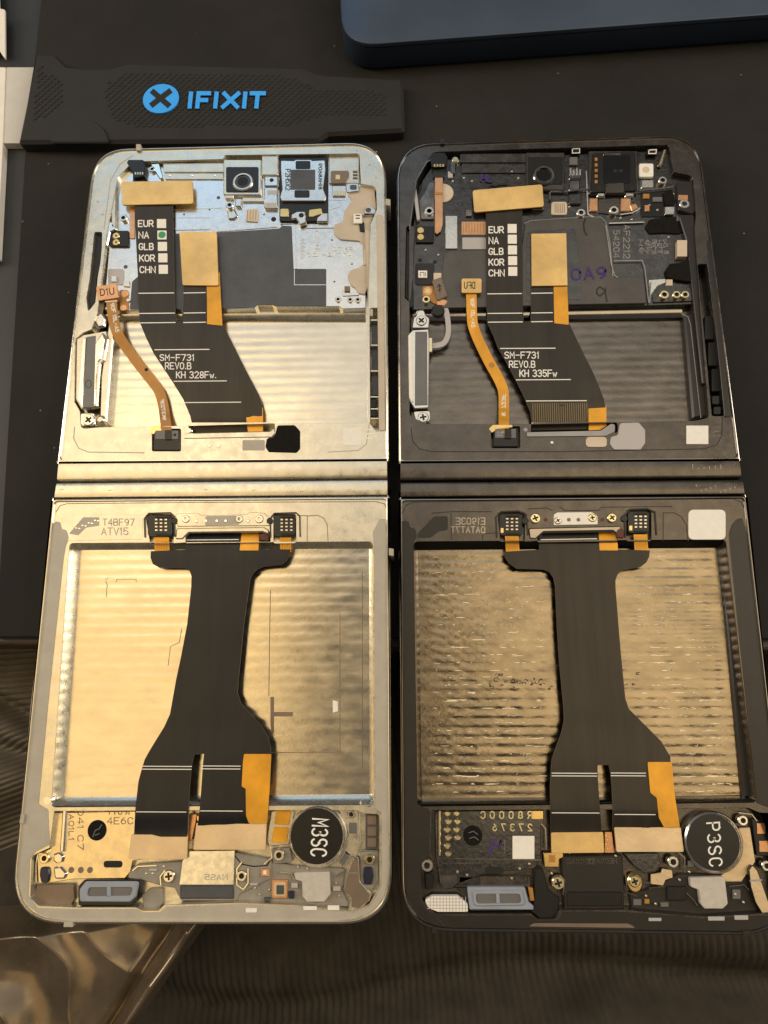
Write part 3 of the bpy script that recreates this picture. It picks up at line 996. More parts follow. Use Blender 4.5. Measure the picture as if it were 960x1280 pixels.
# hinge cover bar and locating dots
hb = pl(LP, "hinge_bar", ms_frame, [(229, 541, 4), (338, 538.5, 4), (342, 533, 3), (345, 541, 4), (340, 547, 3), (229, 549, 3)], 5.0, 6.1, 2, .25)
for hx in (262, 273):
    dc(hb, "locating_dot", ms_rim, hx, 557, 2.0, ZL, ZL + .12, .08)
bx(LP, "shallow_pad", ms_plast, 303, 550, 331, 563, ZL, ZL + .04, 2, .02)
# hinge connector
hc = bx(LP, "hinge_connector", m_black, 191.5, 537, 225, 563, 4.0, 6.0, 2, .15)
bx(hc, "connector_step", m_greyp, 194, 538, 222.5, 549, 6.0, 6.12, .6, .05)
bx(hc, "connector_key", m_black, 206, 537.5, 214, 549.5, 6.12, 6.3, .5, .05)
dc(hc, "connector_dimple", m_dark, 218.5, 543.5, 1.8, 6.12, 6.14, 0)
pl(hc, "gold_tab", m_goldm, [(188, 534), (200, 532), (202, 538), (194, 540), (192, 543), (188, 541)], 5.9, 6.05, 1, .03)
dc(LP, "steel_bead", m_steel, 236, 538, 4.5, 5.0, 6.0, .3)
pl(LP, "tray_side_wall", ms_frame, [(136, 400), (147, 392), (141, 430), (133, 527), (124, 531), (126, 470)], 3.0, 5.3, 2, .3)
# side key bracket
sk = pl(LP, "side_key_bracket", ms_frame, [(95, 424), (104, 418), (133, 413), (136, 424), (131, 450), (126, 455), (124, 475), (122, 508), (101, 511), (94, 499)], 4.6, 5.75, 2, .25)
pl(sk, "key_panel", m_greyp, [(108.5, 421), (119.5, 419.5), (117, 509), (103.5, 509)], 5.75, 5.85, .6, .03)
pl(sk, "key_rail", ms_rim, [(104, 424), (108, 420), (102.5, 508), (98, 502)], 5.75, 6.05, 1, .12)
pl(sk, "key_ridge", ms_rim, [(119, 430), (128, 416), (131, 424), (126, 448), (121.5, 453), (120, 474), (118.5, 505), (117, 505)], 5.75, 6.0, 1, .12)
strokes(sk, "ink_ring", m_ink, [arc(110.5, 480, 3.6, 5, 0, 360, 14)], .8, 5.85)
bx(LP, "key_foot", m_steel, 100, 516, 119, 532, 4.8, 5.8, 4, .2)
screw(LP, m_steel, m_dark, 110.4, 524.6, 7.5, 5.8, 6.05, 40)
dc(LP, "frame_bump", ms_frame, 125, 524, 6, 4.0, 5.9, .5)
pl(LP, "key_flex", m_bwleaf, [(121, 378), (131, 374), (128, 392), (124, 412), (117, 408)], 4.9, 5.3, 1, .06)
pl(LP, "solder_joint", m_steel, [(121, 394), (127, 389), (133, 398), (131, 408), (122, 410), (118, 402)], 4.9, 5.6, 2.5, .4)
pl(LP, "solder_joint", m_bwleaf, [(128, 415), (134, 421), (131, 438), (126, 434), (122, 424)], 5.7, 5.95, 2, .2)

# long amber sensor strip
zA = lambda y: interp([(350, 6.15), (400, 5.9), (450, 4.6), (510, 4.4), (530, 5.9), (540, 6.1)], y)
st = path_cable(LP, "sensor_flex", [m_amberd, m_edge], [(139, 374), (140.5, 390), (142, 403), (148, 421), (170, 451), (188, 473.8), (199, 487.5), (204, 505), (206, 520), (207.8, 536)], 13, zA)
ph = pl(st, "flex_head", m_copper, [(120, 358), (146, 354), (148.5, 372), (122, 376)], 6.1, 6.35, 2.5, .05)
text(ph, m_ink, "D1U", 125, 361.5, 17, 8, 6.35, 1.1, ang=-6)
strokes(st, "print_line", m_white, [[(131.5, 377), (146.5, 376)]], 1.0, lambda x, y: zA(y) + WOB(x, y) + .01)
text(st, m_white, "90F 15L-A5", 142.5, 379, 36, 4.4, lambda x, y: zA(y) + WOB(x, y), .9, ang=80)
text(st, m_white, "9K3723F", 204.5, 499, 26, 4.0, lambda x, y: zA(y) + WOB(x, y), .9, ang=83, mirror=True)
dc(st, "ink_dot", m_dark, 182.8, 462, 2.2, zA(462) - .1, zA(462) + WOB(183, 462) + .03, 0)

# main upper flex
zU = lambda y: interp([(225, 5.95), (300, 5.6), (380, 5.5), (410, 5.6), (470, 5.5), (520, 5.1), (545, 4.4)], y)
uc = cable(LP, "main_flex", [m_flexb, m_edge],
           [(174.6, 402.7), (182, 421), (192, 441.7), (203.5, 459), (216, 478), (229, 499), (237.6, 519.6), (240, 530), (241, 545)],
           [(278, 404), (287, 422), (297, 442), (306, 460), (315, 477), (324, 493.8), (327.5, 508), (327.8, 522), (327.8, 540)], zU, extra=[
               ([(168, 250), (170, 300), (172.5, 350), (173, 380), (174.6, 402.7)], [(216, 249), (217, 300), (218, 350), (218.5, 380), (221, 402.7)]),
               ([(230, 345), (229.6, 380), (227, 402.7)], [(258.5, 345), (259, 380), (259, 403)]),
               ([(221, 401), (221, 404)], [(260, 401), (260, 404)])])
sg = pl(uc, "stiffener", m_tape, [(151.5, 227), (241, 225.6), (241.8, 254.6), (152.3, 256.2)], 5.9, 6.25, 3.5, .05, side=m_tapee)
s2 = pl(uc, "stiffener", m_tape, [(224, 289.5), (271, 290), (273.3, 357), (228, 356.5)], 5.55, 5.95, 3, .05, side=m_tapee)
cable(uc, "polyimide_strip", [m_amber, m_edge], [(258.2, 352), (258.8, 378), (258.8, 405)], [(274.5, 340), (276, 372), (278, 407)], lambda y: zU(y) + .07, .1, 3)
pl(uc, "polyimide_tab", m_amber, [(306, 509.5), (328.5, 509), (328.7, 540), (310, 541)], 4.75, 5.0, 1, .03)
zUp = lambda x, y: zU(y) + WOB(x, y)
for i, s in enumerate(("EUR", "NA", "GLB", "KOR", "CHN")):
    xx = 173 + i * .5; yy = 275.6 + i * 14.4
    text(uc, m_white, s, xx, yy, (18.4, 12.2, 17.6, 18.6, 19)[i], 7.6, zUp, 1.35)
    b_ = bx(uc, "tick_box", m_whiteb, 196.2 + i * .55, 273.8 + i * 14.3, 207.6 + i * .55, 285 + i * 14.3, 5.0, zUp(202, 280 + 14 * i) + .05, .4, 0)
    if i == 1:
        dc(uc, "green_mark", m_green, 202.4, 293.4, 4.6, 5.0, zUp(202, 293) + .08, 0)
for xa, xb, yy in ((173.5, 217, 366.6), (230, 256.5, 366.2), (174.5, 218, 391.8), (230, 256.5, 391.3), (175.5, 219, 403.6), (229.5, 257, 403.2),
                   (193.5, 261.5, 437.2), (217.5, 283, 476.6), (230.5, 301, 503.2), (241, 306, 531.4)):
    strokes(uc, "print_line", m_white, [[(xa, yy), (xb, yy - .5)]], 1.1, zUp)
text(uc, m_white, "SM-F731", 200, 443.2, 42.5, 7.4, zUp, 1.15)
text(uc, m_white, "REV0.B", 206.7, 453.4, 32, 7.8, zUp, 1.15)
text(uc, m_white, "KH 328Fw.", 220.5, 464.6, 49.5, 7.8, zUp, 1.2)

# ---------------- lower half
lf = frame_half(LP, "lower_frame", ms_frame,
                [(63.2, 622, 1), (488, 618.6, 1), (492, 1158, 66), (8.5, 1157.5, 66)], 0,
                [(66, 623.5, 8), (485.3, 620, 9), (488.8, 1153.5, 62), (13, 1153, 62)], 0, ZL, rim=ms_rim, cav=
                [([(87, 679), (466, 677), (467, 1006), (64, 1009)], 6, ZT, 0.95),
                 ([(68, 1014), (300, 1013), (446, 1013), (454, 1017), (474, 1018, 4), (474, 1062), (474, 1108, 8), (462, 1130, 8), (440, 1139, 5), (370, 1131), (300, 1128), (205, 1131), (198, 1138, 5), (178, 1138, 5), (170, 1134),
                   (92, 1134), (48, 1132, 8), (38, 1122, 5), (40, 1070, 8), (62, 1060)], 0, 3.6, 0.2),
                 ([(232, 665.5), (338, 664.5), (338, 677.5), (232, 678.5)], 2, 3.0, 0.0),
                 ([(182, 643), (217, 643), (217, 680), (188, 680)], 3, 4.6, 0.0),
                 ([(342, 643), (370, 643), (370, 678.5), (342, 679)], 3, 4.6, 0.0)])
rail(LP, "hinge_rail", ms_frame, ((70, 603.4), (484, 599)), ((67.5, 621.6), (484.3, 618.2)),
     [(0, 5.85), (.03, 6.06), (.1, 6.17), (.25, 6.21), (.6, 6.25), (.95, 6.27), (1, 6.18)], 0.6)
strokes(lf, "ledge_groove", m_bwleaf, [[(70, 640), (75, 632), (84, 629.5), (250, 628), (470, 627), (481, 630), (484, 638)]], .9, ZL, .03)
# plastic inserts along the sides
pl(LP, "antenna_insert", ms_plast, [(66.5, 654, 2), (70, 651.5, 2), (75, 652.5, 3), (77, 661, 2), (82.5, 662.5, 4), (86, 672, 4), (82, 682), (79, 700), (60, 880), (50, 985), (48, 1005), (60, 1012, 5), (62, 1056), (44, 1065, 8), (37, 1075), (35.5, 1120, 4), (46, 1135, 5),
    (92, 1136.5), (170, 1136.5), (178, 1140.5, 4), (200, 1140.5, 4), (208, 1133.5), (300, 1130.5), (370, 1134), (440, 1141.5, 4), (464, 1132, 6), (477, 1108, 6), (477, 1016), (468, 1010), (469, 1000), (467.5, 690), (466, 664, 3), (470, 658, 3), (474.5, 648, 3), (481.5, 648.5, 3), (483.5, 665),
    (486.9, 1151, 66), (15.5, 1151, 66), (38.5, 880), (58, 716)], ZL, ZL + .12, 2, .05)
# text recess
rc_ = pl(LP, "marking_recess", ms_frame, [(83.5, 670), (105, 643.5, 6), (179, 643), (178, 674), (84, 676)], ZL, ZL + .06, 1, .03)
pl(rc_, "rough_patch", ms_plast, [(86, 667), (104, 646.5, 3), (124, 646.5), (124, 657), (107.5, 659.5), (98, 669)], ZL + .06, ZL + .1, 1, .02)
for k in range(8):
    dc(rc_, "rough_dot", ms_rim, 95 + 3.9 * k, 660 - 1.6 * k + (k % 2) * 2.2, 1.3, ZL + .1, ZL + .2, .05, n=10)
text(rc_, ms_plast, "T4BF97", 128.5, 648.6, 39, 8, ZL + .06, 1.1, rise=.05)
text(rc_, ms_plast, "ATV15", 127, 659.8, 33, 8.6, ZL + .06, 1.1, rise=.05)
strokes(lf, "ledge_groove", m_bwleaf, [[(384, 676), (384, 645), (397, 644), (405, 648), (409, 656), (410, 676)], [(372, 644.5), (384, 644.5)]], .9, ZL, .04)
# tray
lt = ribbed_floor(LP, "battery_tray", ms_tray, [(84, 676), (470, 674), (472, 1010), (60, 1013)], ZT + .06, 2.0, 0.016, 0.003, 170, 300, 3.0, 0.14, .5)
strokes(lt, "scratch", ms_plast, [[(132, 724), (135, 723)], [(132, 726), (134, 732), (133, 738), (133, 746)], [(145, 727), (146, 724), (170, 724), (170, 727)]], .8, ZT + .1, .03)
strokes(lt, "scratch", ms_plast, [[(227, 786), (224, 803), (213, 808), (210, 832)]], .7, ZT + .1, .03)
strokes(lt, "tray_outline", m_bwleaf, [[(338, 738), (337, 790), (336, 870)], [(425, 766), (425, 940), (330, 941)], [(453, 715), (453, 960)]], .8, ZT + .1, .03)
pl(LP, "tape_residue", m_bwleaf, [(338, 871), (342.5, 871), (342.5, 890), (366, 890), (366, 895.5), (342.5, 895.5), (342.5, 915), (340, 920), (338, 905)], ZT + .06, ZT + .13, .5, .01)
strokes(lt, "residue_line", ms_rim, [[(340, 922), (348, 919), (362, 919), (372, 923), (379, 930)]], 1.0, ZT + .1, .04)
for bx_, by_ in ((419, 882),):
    pl(LP, "tape_residue", m_whiteb, [(bx_ - 3, by_ - 7), (bx_ + 3, by_ - 5), (bx_ + 3.5, by_ + 7), (bx_ - 3, by_ + 9)], ZT + .06, ZT + .14, 1, .02)
strokes(LP, "tray_bead", ms_rim, [[(89, 690), (63, 1004)]], 2.2, 3.6, .35)
rail(LP, "tray_end_bar", ms_plate, ((66, 999), (467, 996)), ((65, 1008), (467, 1006)), [(0, 3.3), (.3, 4.4), (.6, 5.4), (1, 5.9)], 3.0)
dc(LP, "tray_corner", ms_plate, 59, 1001, 8, 4.6, 5.98, .5)
pl(LP, "tray_corner", ms_plate, [(452, 999), (460, 1006), (467, 997), (469, 1006), (462, 1012), (448, 1006)], 4.6, 6.0, 2, .4)

# hinge fixing plate and connectors
hp = pl(LP, "hinge_plate", ms_frame, [(219, 642, 3), (247, 641), (252, 644), (308, 643), (313, 640), (330, 641, 3), (338, 648), (337, 657), (222, 658)], ZL, ZL + .25, 1, .1)
pl(hp, "pale_strip", ms_plast, [(257, 645), (294, 644.4), (300, 648), (299, 656), (256, 657)], ZL + .25, ZL + .29, 2, .01)
for hx, r_ in ((232, 4.8), (299, 4.6), (324, 5.2)):
    post(LP, m_steel, m_dark, hx, 648.6, r_, ZL, 6.45)
for hx in (245.5, 257.5, 271, 282, 310):
    dc(hp, "locating_dot", ms_rim, hx, 651, 2.1, ZL + .25, ZL + .4, .1, n=16)
pl(LP, "hinge_bar", ms_frame, [(220, 660, 3), (330, 658.5), (336, 662, 3), (336, 668, 2), (328, 665), (236, 666), (228, 674), (219, 674)], 5.2, 6.2, 2, .25)
for cxa, flip in ((199, 1), (356, -1)):
    k = bx(LP, "board_connector", m_green_pcb, cxa - 14.5, 643.5, cxa + (16 if flip > 0 else 13), 671, 4.6, 6.2, 5, .12)
    for a in range(3):
        for b_ in range(4):
            bx(k, "contact_pin", m_dot, cxa - 4 + a * 6 - 1.4, 648.5 + b_ * 4.4, cxa - 4 + a * 6 + 1.6, 650.4 + b_ * 4.4, 6.2, 6.3, .3, .02)
    bx(k, "socket_wall", m_black, cxa - 5, 644.5, cxa + 12, 647, 6.2, 6.5, .5, .05)
    bx(k, "socket_wall", m_black, cxa - 5, 666.5, cxa + 12, 668.6, 6.2, 6.5, .5, .05)
    strokes(k, "gasket_line", m_black, [[(cxa - 18, 671), (cxa - 18.5, 648), (cxa - 13, 641.5), (cxa + 14, 640.8), (cxa + 18.5, 645), (cxa + 19, 670)]], 1.5, ZL + .02, .3)
    dc(k, "connector_ear", m_black, cxa + 19 * flip, 651, 4, 5.9, 6.3, .1)
    cable(LP, "connector_flex", [m_amber, m_edge], [(cxa - 6.5, 670), (cxa - 5.5, 690)], [(cxa + 12 - (4 if flip < 0 else 0), 670), (cxa + 13 - (5 if flip < 0 else 0), 690)], lambda y: interp([(670, 5.8), (690, 5.2)], y), .1, 4)
    for q in range(5):
        strokes(k, "flex_trace", m_amberd, [[(cxa - 3 + q * 3, 672), (cxa - 2.6 + q * 3, 687)]], .5, lambda x, y: interp([(670, 5.8), (690, 5.2)], y) + WOB(x, y), .02)

# main lower flex
zW = lambda y: interp([(664, 4.6), (676, 5.2), (700, 5.3), (800, 5.4), (900, 5.7), (960, 6.05), (1012, 6.2), (1045, 5.6)], y)
lc = cable(LP, "battery_flex", [m_flex, m_edge],
           [(232, 667), (232, 687), (188.5, 689), (188, 697), (191, 705), (199, 709.5), (222, 709.6), (232, 710.5), (237, 713.5), (239.3, 720), (239, 734), (234, 780), (226, 822), (220, 850), (212.5, 892.5), (205, 909), (195, 925), (186, 940), (181, 949)],
           [(326, 667), (326, 687), (363.4, 686), (362.5, 692), (359, 700), (352, 706), (330, 708.4), (322, 711.5), (316.7, 716.5), (313, 723), (311.5, 734), (305, 780), (301, 822), (298, 850), (297, 866), (301, 879), (325, 905), (335, 921), (338.6, 935)], zW, extra=[
               ([(181, 949), (177.5, 960), (173, 977), (169, 1012), (167.4, 1046)], [(243, 943.5), (240, 955), (237.5, 980), (235.6, 1012), (234, 1046)]),
               ([(255, 942.4), (253.6, 955), (252, 980), (249.5, 1012), (247, 1032)], [(338.6, 935), (338, 955), (333, 985), (313, 1012), (312, 1032)])])
zWp = lambda x, y: zW(y) + WOB(x, y)
strokes(lc, "print_line", m_white, [[(234, 675), (298, 674.4)]], 1.0, zWp)
for (xa, xb, yy) in ((178.5, 239.5, 957.8), (178, 239, 961.4), (252, 300.5, 957.4), (252, 300, 961), (170.5, 232.5, 1014.8), (250.5, 303, 1013.6)):
    strokes(lc, "print_line", m_white, [[(xa, yy), (xb, yy + .3)]], 1.0, zWp)
pl(lc, "stiffener", m_tape2, [(164, 1043), (235, 1043), (234, 1074), (160.5, 1074)], 5.3, 5.65, 2, .04, side=m_tapee)
pl(lc, "stiffener", m_tape2, [(245.4, 1028.5), (333.4, 1028.5), (332, 1062.4), (241.4, 1062.4)], 5.5, 5.85, 2, .04, side=m_tapee)
pl(lc, "polyimide_tape", m_amber, [(305, 942.5), (339, 942.5), (337, 985), (334, 1029), (311, 1029), (307.5, 1020), (307, 986), (302, 983), (303.6, 952)], 6.14, 6.3, 1.5, .02)
cable(LP, "polyimide_tab", [m_amber, m_edge], [(302, 667), (299.5, 688)], [(324, 667), (323, 688)], lambda y: zW(y) + .12, .1, 3)
pl(LP, "foam_plug", m_rust, [(324, 668), (330, 666), (337, 669), (335, 676), (325, 675)], 5.0, 5.6, 1.5, .1)
pl(LP, "slot_insert", m_black, [(233, 666.5), (328, 665.5), (328, 672), (233, 672.5)], 3.0, 4.4, 1, .1)

# lower board area
gd = pl(LP, "lower_deck_plate", ms_deck_refl, [(68, 1016), (160, 1014), (236, 1014), (236, 1066), (166, 1076), (163, 1090), (156, 1098), (92, 1099), (66, 1103), (48, 1104), (46, 1070), (64, 1060)], 3.6, 4.8, 2, .1)
text(gd, m_bwleaf, "D41 C7", 104, 1012, 50, 7, 4.8, .9, ang=90, rise=.05)
text(gd, m_bwleaf, "BAO1L1", 92, 1010, 40, 6, 4.8, .9, ang=90, rise=.05)
text(gd, m_bwleaf, "TT09F", 134, 1010, 32, 8, 4.8, 1.0, rise=.05)
text(gd, m_bwleaf, "4E6C", 134, 1022, 32, 8, 4.8, 1.0, rise=.05)
pl(LP, "bright_ridge", m_steel, [(78, 1008), (84, 1008), (80, 1065), (74, 1066)], 4.8, 5.4, 1, .25)
rdh = dc(LP, "round_plug", m_foam, 121, 1038, 12, 4.6, 4.95, .15)
strokes(rdh, "plug_crease", m_greyp, [[(116, 1046), (119, 1038), (124, 1036), (127, 1031)], [(119, 1044), (124, 1042)]], 1.0, 4.95, .03)
bx(LP, "black_slot", m_dark, 129.5, 1076, 153, 1084.5, 4.8, 4.84, 4, 0)
for hx in (89, 101, 112.4):
    dc(gd, "shallow_pit", m_bwleaf, hx, 1087.5, 3.6, 4.8, 4.83, 0)
pl(LP, "solder_blob", m_steel, [(66, 1068), (74, 1065), (80, 1070), (78, 1078), (70, 1080), (66, 1076)], 4.8, 5.3, 3, .3)
pl(LP, "solder_blob", m_steel, [(66, 1084), (76, 1083), (84, 1092), (80, 1099), (68, 1099)], 4.8, 5.3, 3, .3)
post(LP, m_brass, m_dark, 55, 1073, 6.2, 4.6, 5.5)
pl(LP, "rubber_plug", m_navy, [(50, 1084), (61, 1084), (62, 1093), (60, 1104), (51, 1104), (49, 1094)], 4.6, 5.3, 4, .2)
pl(LP, "corner_pad", m_bwleaf, [(40, 1121), (46, 1106), (92, 1105), (93, 1124), (88, 1132), (50, 1132)], 3.6, 4.5, 3, .1)
sp = pl(LP, "speaker_gasket", m_black, [(97.5, 1108), (105, 1100), (176, 1100), (172, 1126), (164, 1132.5), (97.5, 1132)], 3.6, 5.6, 2.5, .15)
pl(sp, "gasket_ring", m_bluegrey, [(99, 1112, 4), (107, 1102, 4), (174, 1102, 4), (170, 1121, 5), (162, 1128, 4), (99, 1127.5, 4)], 5.6, 6.0, 4, .2, holes=[[(111, 1109), (167, 1108.5), (163, 1119.5), (108, 1120.5)]])
bx(sp, "mesh_window", m_greyp, 107, 1108, 168, 1121, 5.6, 5.72, 1, .02)
bx(sp, "gasket_bridge", m_bluegrey, 133, 1108, 138.5, 1121, 5.72, 6.0, .5, .1)
pl(LP, "frame_recess", ms_plastd, [(177, 1120), (186, 1111), (203, 1110), (203, 1130, 4), (198, 1137, 3), (180, 1137, 3)], 3.6, 4.4, 3, .1)
pl(LP, "lower_platform", ms_plastd, [(160, 1090), (170, 1081), (240, 1076), (296, 1066), (340, 1075), (340, 1098), (300, 1118), (296, 1126), (226, 1126), (218, 1110), (204, 1108), (176, 1100), (160, 1098)], 3.6, 4.7, 3, .15)
mp_ = pl(LP, "brushed_plate", ms_plate, [(236, 1064), (293.5, 1063), (292, 1106), (224, 1106), (228, 1076)], 4.7, 4.95, 1, .05)
text(mp_, ms_plast, "NAS5", 256, 1093, 28, 7, 4.95, 1.0, rise=.03, mirror=True)
bx(LP, "usb_shell", ms_graph, 224, 1106, 293, 1125, 4.0, 5.0, 3, .4)
screw(LP, m_steel, m_dark, 210.7, 1095.5, 7.5, 4.7, 5.3, 10)
post(LP, m_steel, m_dark, 301.8, 1095, 6.5, 4.7, 5.4)
pl(LP, "copper_traces", m_copper, [(236, 1018), (246, 1018), (244, 1030), (239, 1052), (236, 1052)], 4.4, 4.7, 1, .03)
bm_ = pl(LP, "battery_contact", ms_frame, [(339, 1014), (362, 1010), (367, 1016), (361, 1056), (336, 1058), (333, 1050)], 3.8, 4.9, 2, .15)
pl(bm_, "amber_pad", m_amber, [(345, 1012.5), (364, 1013.5), (361, 1031.5), (343, 1030.5)], 4.9, 5.15, 1.5, .06)
pl(bm_, "amber_pad", m_amber, [(342.5, 1033.5), (361, 1034.5), (358, 1054), (339.5, 1052.5)], 4.9, 5.15, 1.5, .06)
dc(LP, "motor_well", m_steel, 398, 1045, 37.5, 3.6, 5.0, .2, n=48)
vm = dc(LP, "vibration_motor", m_steel, 397, 1045, 35, 5.0, 6.3, .3, n=56)
dc(vm, "motor_face", m_black, 396, 1045, 32.6, 6.3, 6.36, .03, n=56)
text(vm, m_white, "M3SC", 410, 1024.5, 46, 19, 6.36, 2.3, ang=93, gap=1.9)
post(LP, m_steel, m_dark, 348.5, 1069, 6.8, 4.0, 5.6)
pl(LP, "post_base", ms_plastd, [(338, 1062), (362, 1060), (366, 1078), (342, 1080)], 3.6, 4.9, 3, .12)
bb = pl(LP, "right_bracket", ms_frame, [(424, 1012), (448, 1012), (450, 1058), (445, 1072), (430, 1068), (436, 1045)], 3.6, 4.9, 2, .12)
post(LP, m_steel, m_dark, 439, 1018, 5.2, 4.9, 5.5)
bx(bb, "grey_chip", m_greyp, 436.4, 1028.5, 446, 1042, 4.9, 5.2, .8, .05)
pl(bb, "grey_chip", m_greyp, [(424, 1076), (432, 1066), (437, 1071), (428, 1083)], 4.9, 5.2, .8, .05)
pl(bb, "foil_tab", m_steel, [(421, 1072), (431, 1062), (440, 1070), (430, 1086)], 4.3, 4.9, 1, .05)
bt = bx(LP, "contact_strip", ms_graph, 457, 1017, 472, 1062, 3.6, 4.7, 2, .1)
for k in range(3):
    bx(bt, "contact_pad", m_bwleaf, 459, 1019.5 + 14 * k, 470.5, 1031 + 14 * k, 4.7, 4.9, .8, .05)
bx(LP, "post_base", ms_plastd, 450, 1063, 474, 1112, 3.6, 4.9, 5, .15)
post(LP, m_brass, m_dark, 462, 1074.6, 6.5, 4.9, 5.6)
pl(LP, "rubber_plug", m_navy, [(455, 1084), (465, 1084), (466.5, 1095), (465, 1106), (455, 1106), (454, 1095)], 4.9, 5.5, 3, .2)
lv = pl(LP, "leaf_antenna", m_bwleaf, [(429.6, 1112.5), (433.7, 1092), (441.8, 1073), (448.6, 1073), (450, 1101.7), (463.5, 1118), (462, 1126), (448.6, 1137), (439, 1134), (440, 1123)], 4.2, 5.6, 3, .15, side=m_steel)
strokes(lv, "leaf_fold", m_steel, [[(434, 1092), (449, 1091)]], 1.5, 5.6, .05)
pl(LP, "cloth_pad", m_cloth, [(367, 1091), (412, 1090), (413, 1118), (405, 1127.4), (383.6, 1127.4), (378, 1120.6), (377.6, 1101.7), (369.5, 1100)], 4.4, 5.4, 2.5, .1)
pl(LP, "lower_platform", ms_plastd, [(294, 1068), (366, 1082), (432, 1086), (428, 1112), (438, 1134), (370, 1130), (294, 1127)], 3.6, 4.5, 4, .15)
ic = bx(LP, "microphone_chip", m_copper, 339.5, 1099.5, 359.5, 1123, 4.5, 5.0, 3, .1)
bx(ic, "chip_pad", m_tape2, 342, 1102.5, 357, 1120, 5.0, 5.05, 2, .02)
bx(ic, "chip_port", ms_graph, 345.6, 1106.5, 355, 1118, 5.05, 5.12, .5, .02)
bx(LP, "tiny_chip", m_navy, 361, 1114, 367.5, 1123.5, 4.5, 5.0, .8, .05)
tc_ = bx(LP, "tiny_chip", m_copper, 326, 1086, 337, 1095.5, 4.5, 5.0, .8, .05)
bx(tc_, "chip_window", m_whiteb, 329, 1088, 333, 1093, 5.0, 5.04, .3, 0)
strokes(LP, "black_trace", m_black, [[(294, 1070), (302, 1080), (316, 1083), (334, 1082), (338, 1074)]], 1.4, 4.6, .1)
for (xa, ya, xb, yb) in ((307, 1135.5, 321, 1141), (379, 1133, 396, 1138), (409.5, 1132, 424, 1138)):
    bx(LP, "ground_tab", m_whiteb, xa, ya, xb, yb, ZL + .05, 6.25, .8, .06)
# antenna bands across the rim
for pts in ([(482, 248), (488, 249), (488, 257), (482, 256)], [(486, 685), (492, 686), (492, 695), (486, 694)], [(80, 1152), (91, 1152), (91, 1159), (79, 1159)], [(26, 1017), (31, 1018), (29, 1030), (24, 1029)], [(170, 180), (176, 180), (176, 188), (170, 188)]):
    pl(LP, "antenna_band", ms_plast, pts, 0.8, 6.47, .8, .05)

# small moulded ridges, solder points and seams
for pts in ([(64, 1062), (58, 1066), (47, 1068), (45, 1080), (45, 1102)], [(452, 1064), (472, 1064), (473, 1100), (466, 1112)], [(302, 1078), (296, 1086), (296, 1106), (304, 1112), (310, 1104), (310, 1086)],
            [(338, 1058), (340, 1072), (330, 1080)], [(368, 1100), (364, 1092), (350, 1090)], [(420, 1096), (428, 1090)], [(206, 1088), (200, 1096), (201, 1106)], [(166, 1088), (172, 1083), (195, 1082)]):
    strokes(LP, "moulded_ridge", ms_rim, [pts], 1.1, 4.75, .22)
for x_, y_ in ((318, 1110), (324, 1118), (336, 1112), (420, 1104), (424, 1120), (372, 1084), (384, 1086), (204, 1083), (286, 1120), (182, 1092), (190, 1092)):
    dc(LP, "solder_dot", m_dot, x_, y_, 1.4, 4.5, 4.85, .08, n=12)
for (xa, ya, xb, yb, m_) in ((312, 1104, 322, 1107, m_greyl), (330, 1122, 338, 1126, ms_graph), (364, 1104, 372, 1110, m_greyl), (416, 1108, 426, 1114, ms_plast), (246, 1020, 248.5, 1026, m_goldm), (186, 1086, 196, 1089, m_greyl)):
    bx(LP, "tiny_chip", m_, xa, ya, xb, yb, 4.4, 4.95, .6, .06)
for pts in ([(168, 234), (172, 262)], [(218, 262), (276, 260), (300, 280)], [(222, 272), (262, 272)], [(412, 250), (430, 250), (436, 246)], [(412, 262), (426, 258)]):
    strokes(deck, "deck_seam", ms_frame, [pts], .8, ZD, .05)
for x_, y_ in ((262, 262), (230, 268), (330, 268), (352, 281), (415, 300), (440, 330), (390, 352), (418, 352), (412, 320)):
    dc(deck, "deck_dimple", ms_graph, x_, y_, 1.2, ZD, ZD + .03, 0, n=12)
for x_, y_ in ((446, 188), (462, 206), (470, 222), (128, 268), (122, 252), (470, 190)):
    dc(uf, "ledge_pit", ms_plast, x_, y_, 1.3, ZL, ZL + .03, 0, n=12)
for k in range(7):
    strokes(lf, "ledge_scratch", ms_plast, [[(75 + 60 * k, 612 + (k % 3)), (79 + 60 * k, 611.6 + (k % 3))]], .6, 6.26, .02)

# ---------------------------------------------------------------- graphite phone
RP = thing("opened_phone", "opened graphite folding phone with dark trays and disc marked P3SC", "phone", (*P(720, 600, 0), 0), "opened folding phones")
uf = frame_half(RP, "upper_frame", md_frame,
                [(494, 178, 50), (875, 165.5, 50), (928.5, 577, 1), (497, 580, 1)], 0,
                [(497, 181, 46), (872, 169, 46), (925, 574, 7), (500, 577, 7)], 0, ZL, rim=md_rim, cav=
                [([(512, 388, 3), (512, 290, 3), (522, 222, 14), (542, 190, 8), (660, 186, 3), (735, 184, 3), (836, 181, 3), (842, 215, 3), (866, 220, 8), (870, 270, 3), (868, 285, 3),
                   (875, 385, 4), (886, 522, 5), (868, 526, 3), (760, 528, 2), (664, 530, 2), (535, 530, 6), (512, 520, 8)], 0, ZT, 0.45),
                 ([(508, 283), (517, 283), (516, 345), (512, 378), (506, 372)], 2, 2.4, 0.05),
                 ([(872, 330), (884, 330), (903, 485), (905, 520), (890, 520)], 3, 2.4, 0.1),
                 ([(664, 529), (772, 527.5), (772, 541), (664, 543)], 4, 2.0, 0.0),
                 ([(614, 533), (650, 533), (650, 560), (614, 560)], 2, 4.0, 0.0)])
pl(RP, "side_channel", m_black, [(508.5, 284), (516.8, 284), (515.5, 345), (511.5, 377), (506.5, 371)], 2.4, 5.0, 2)
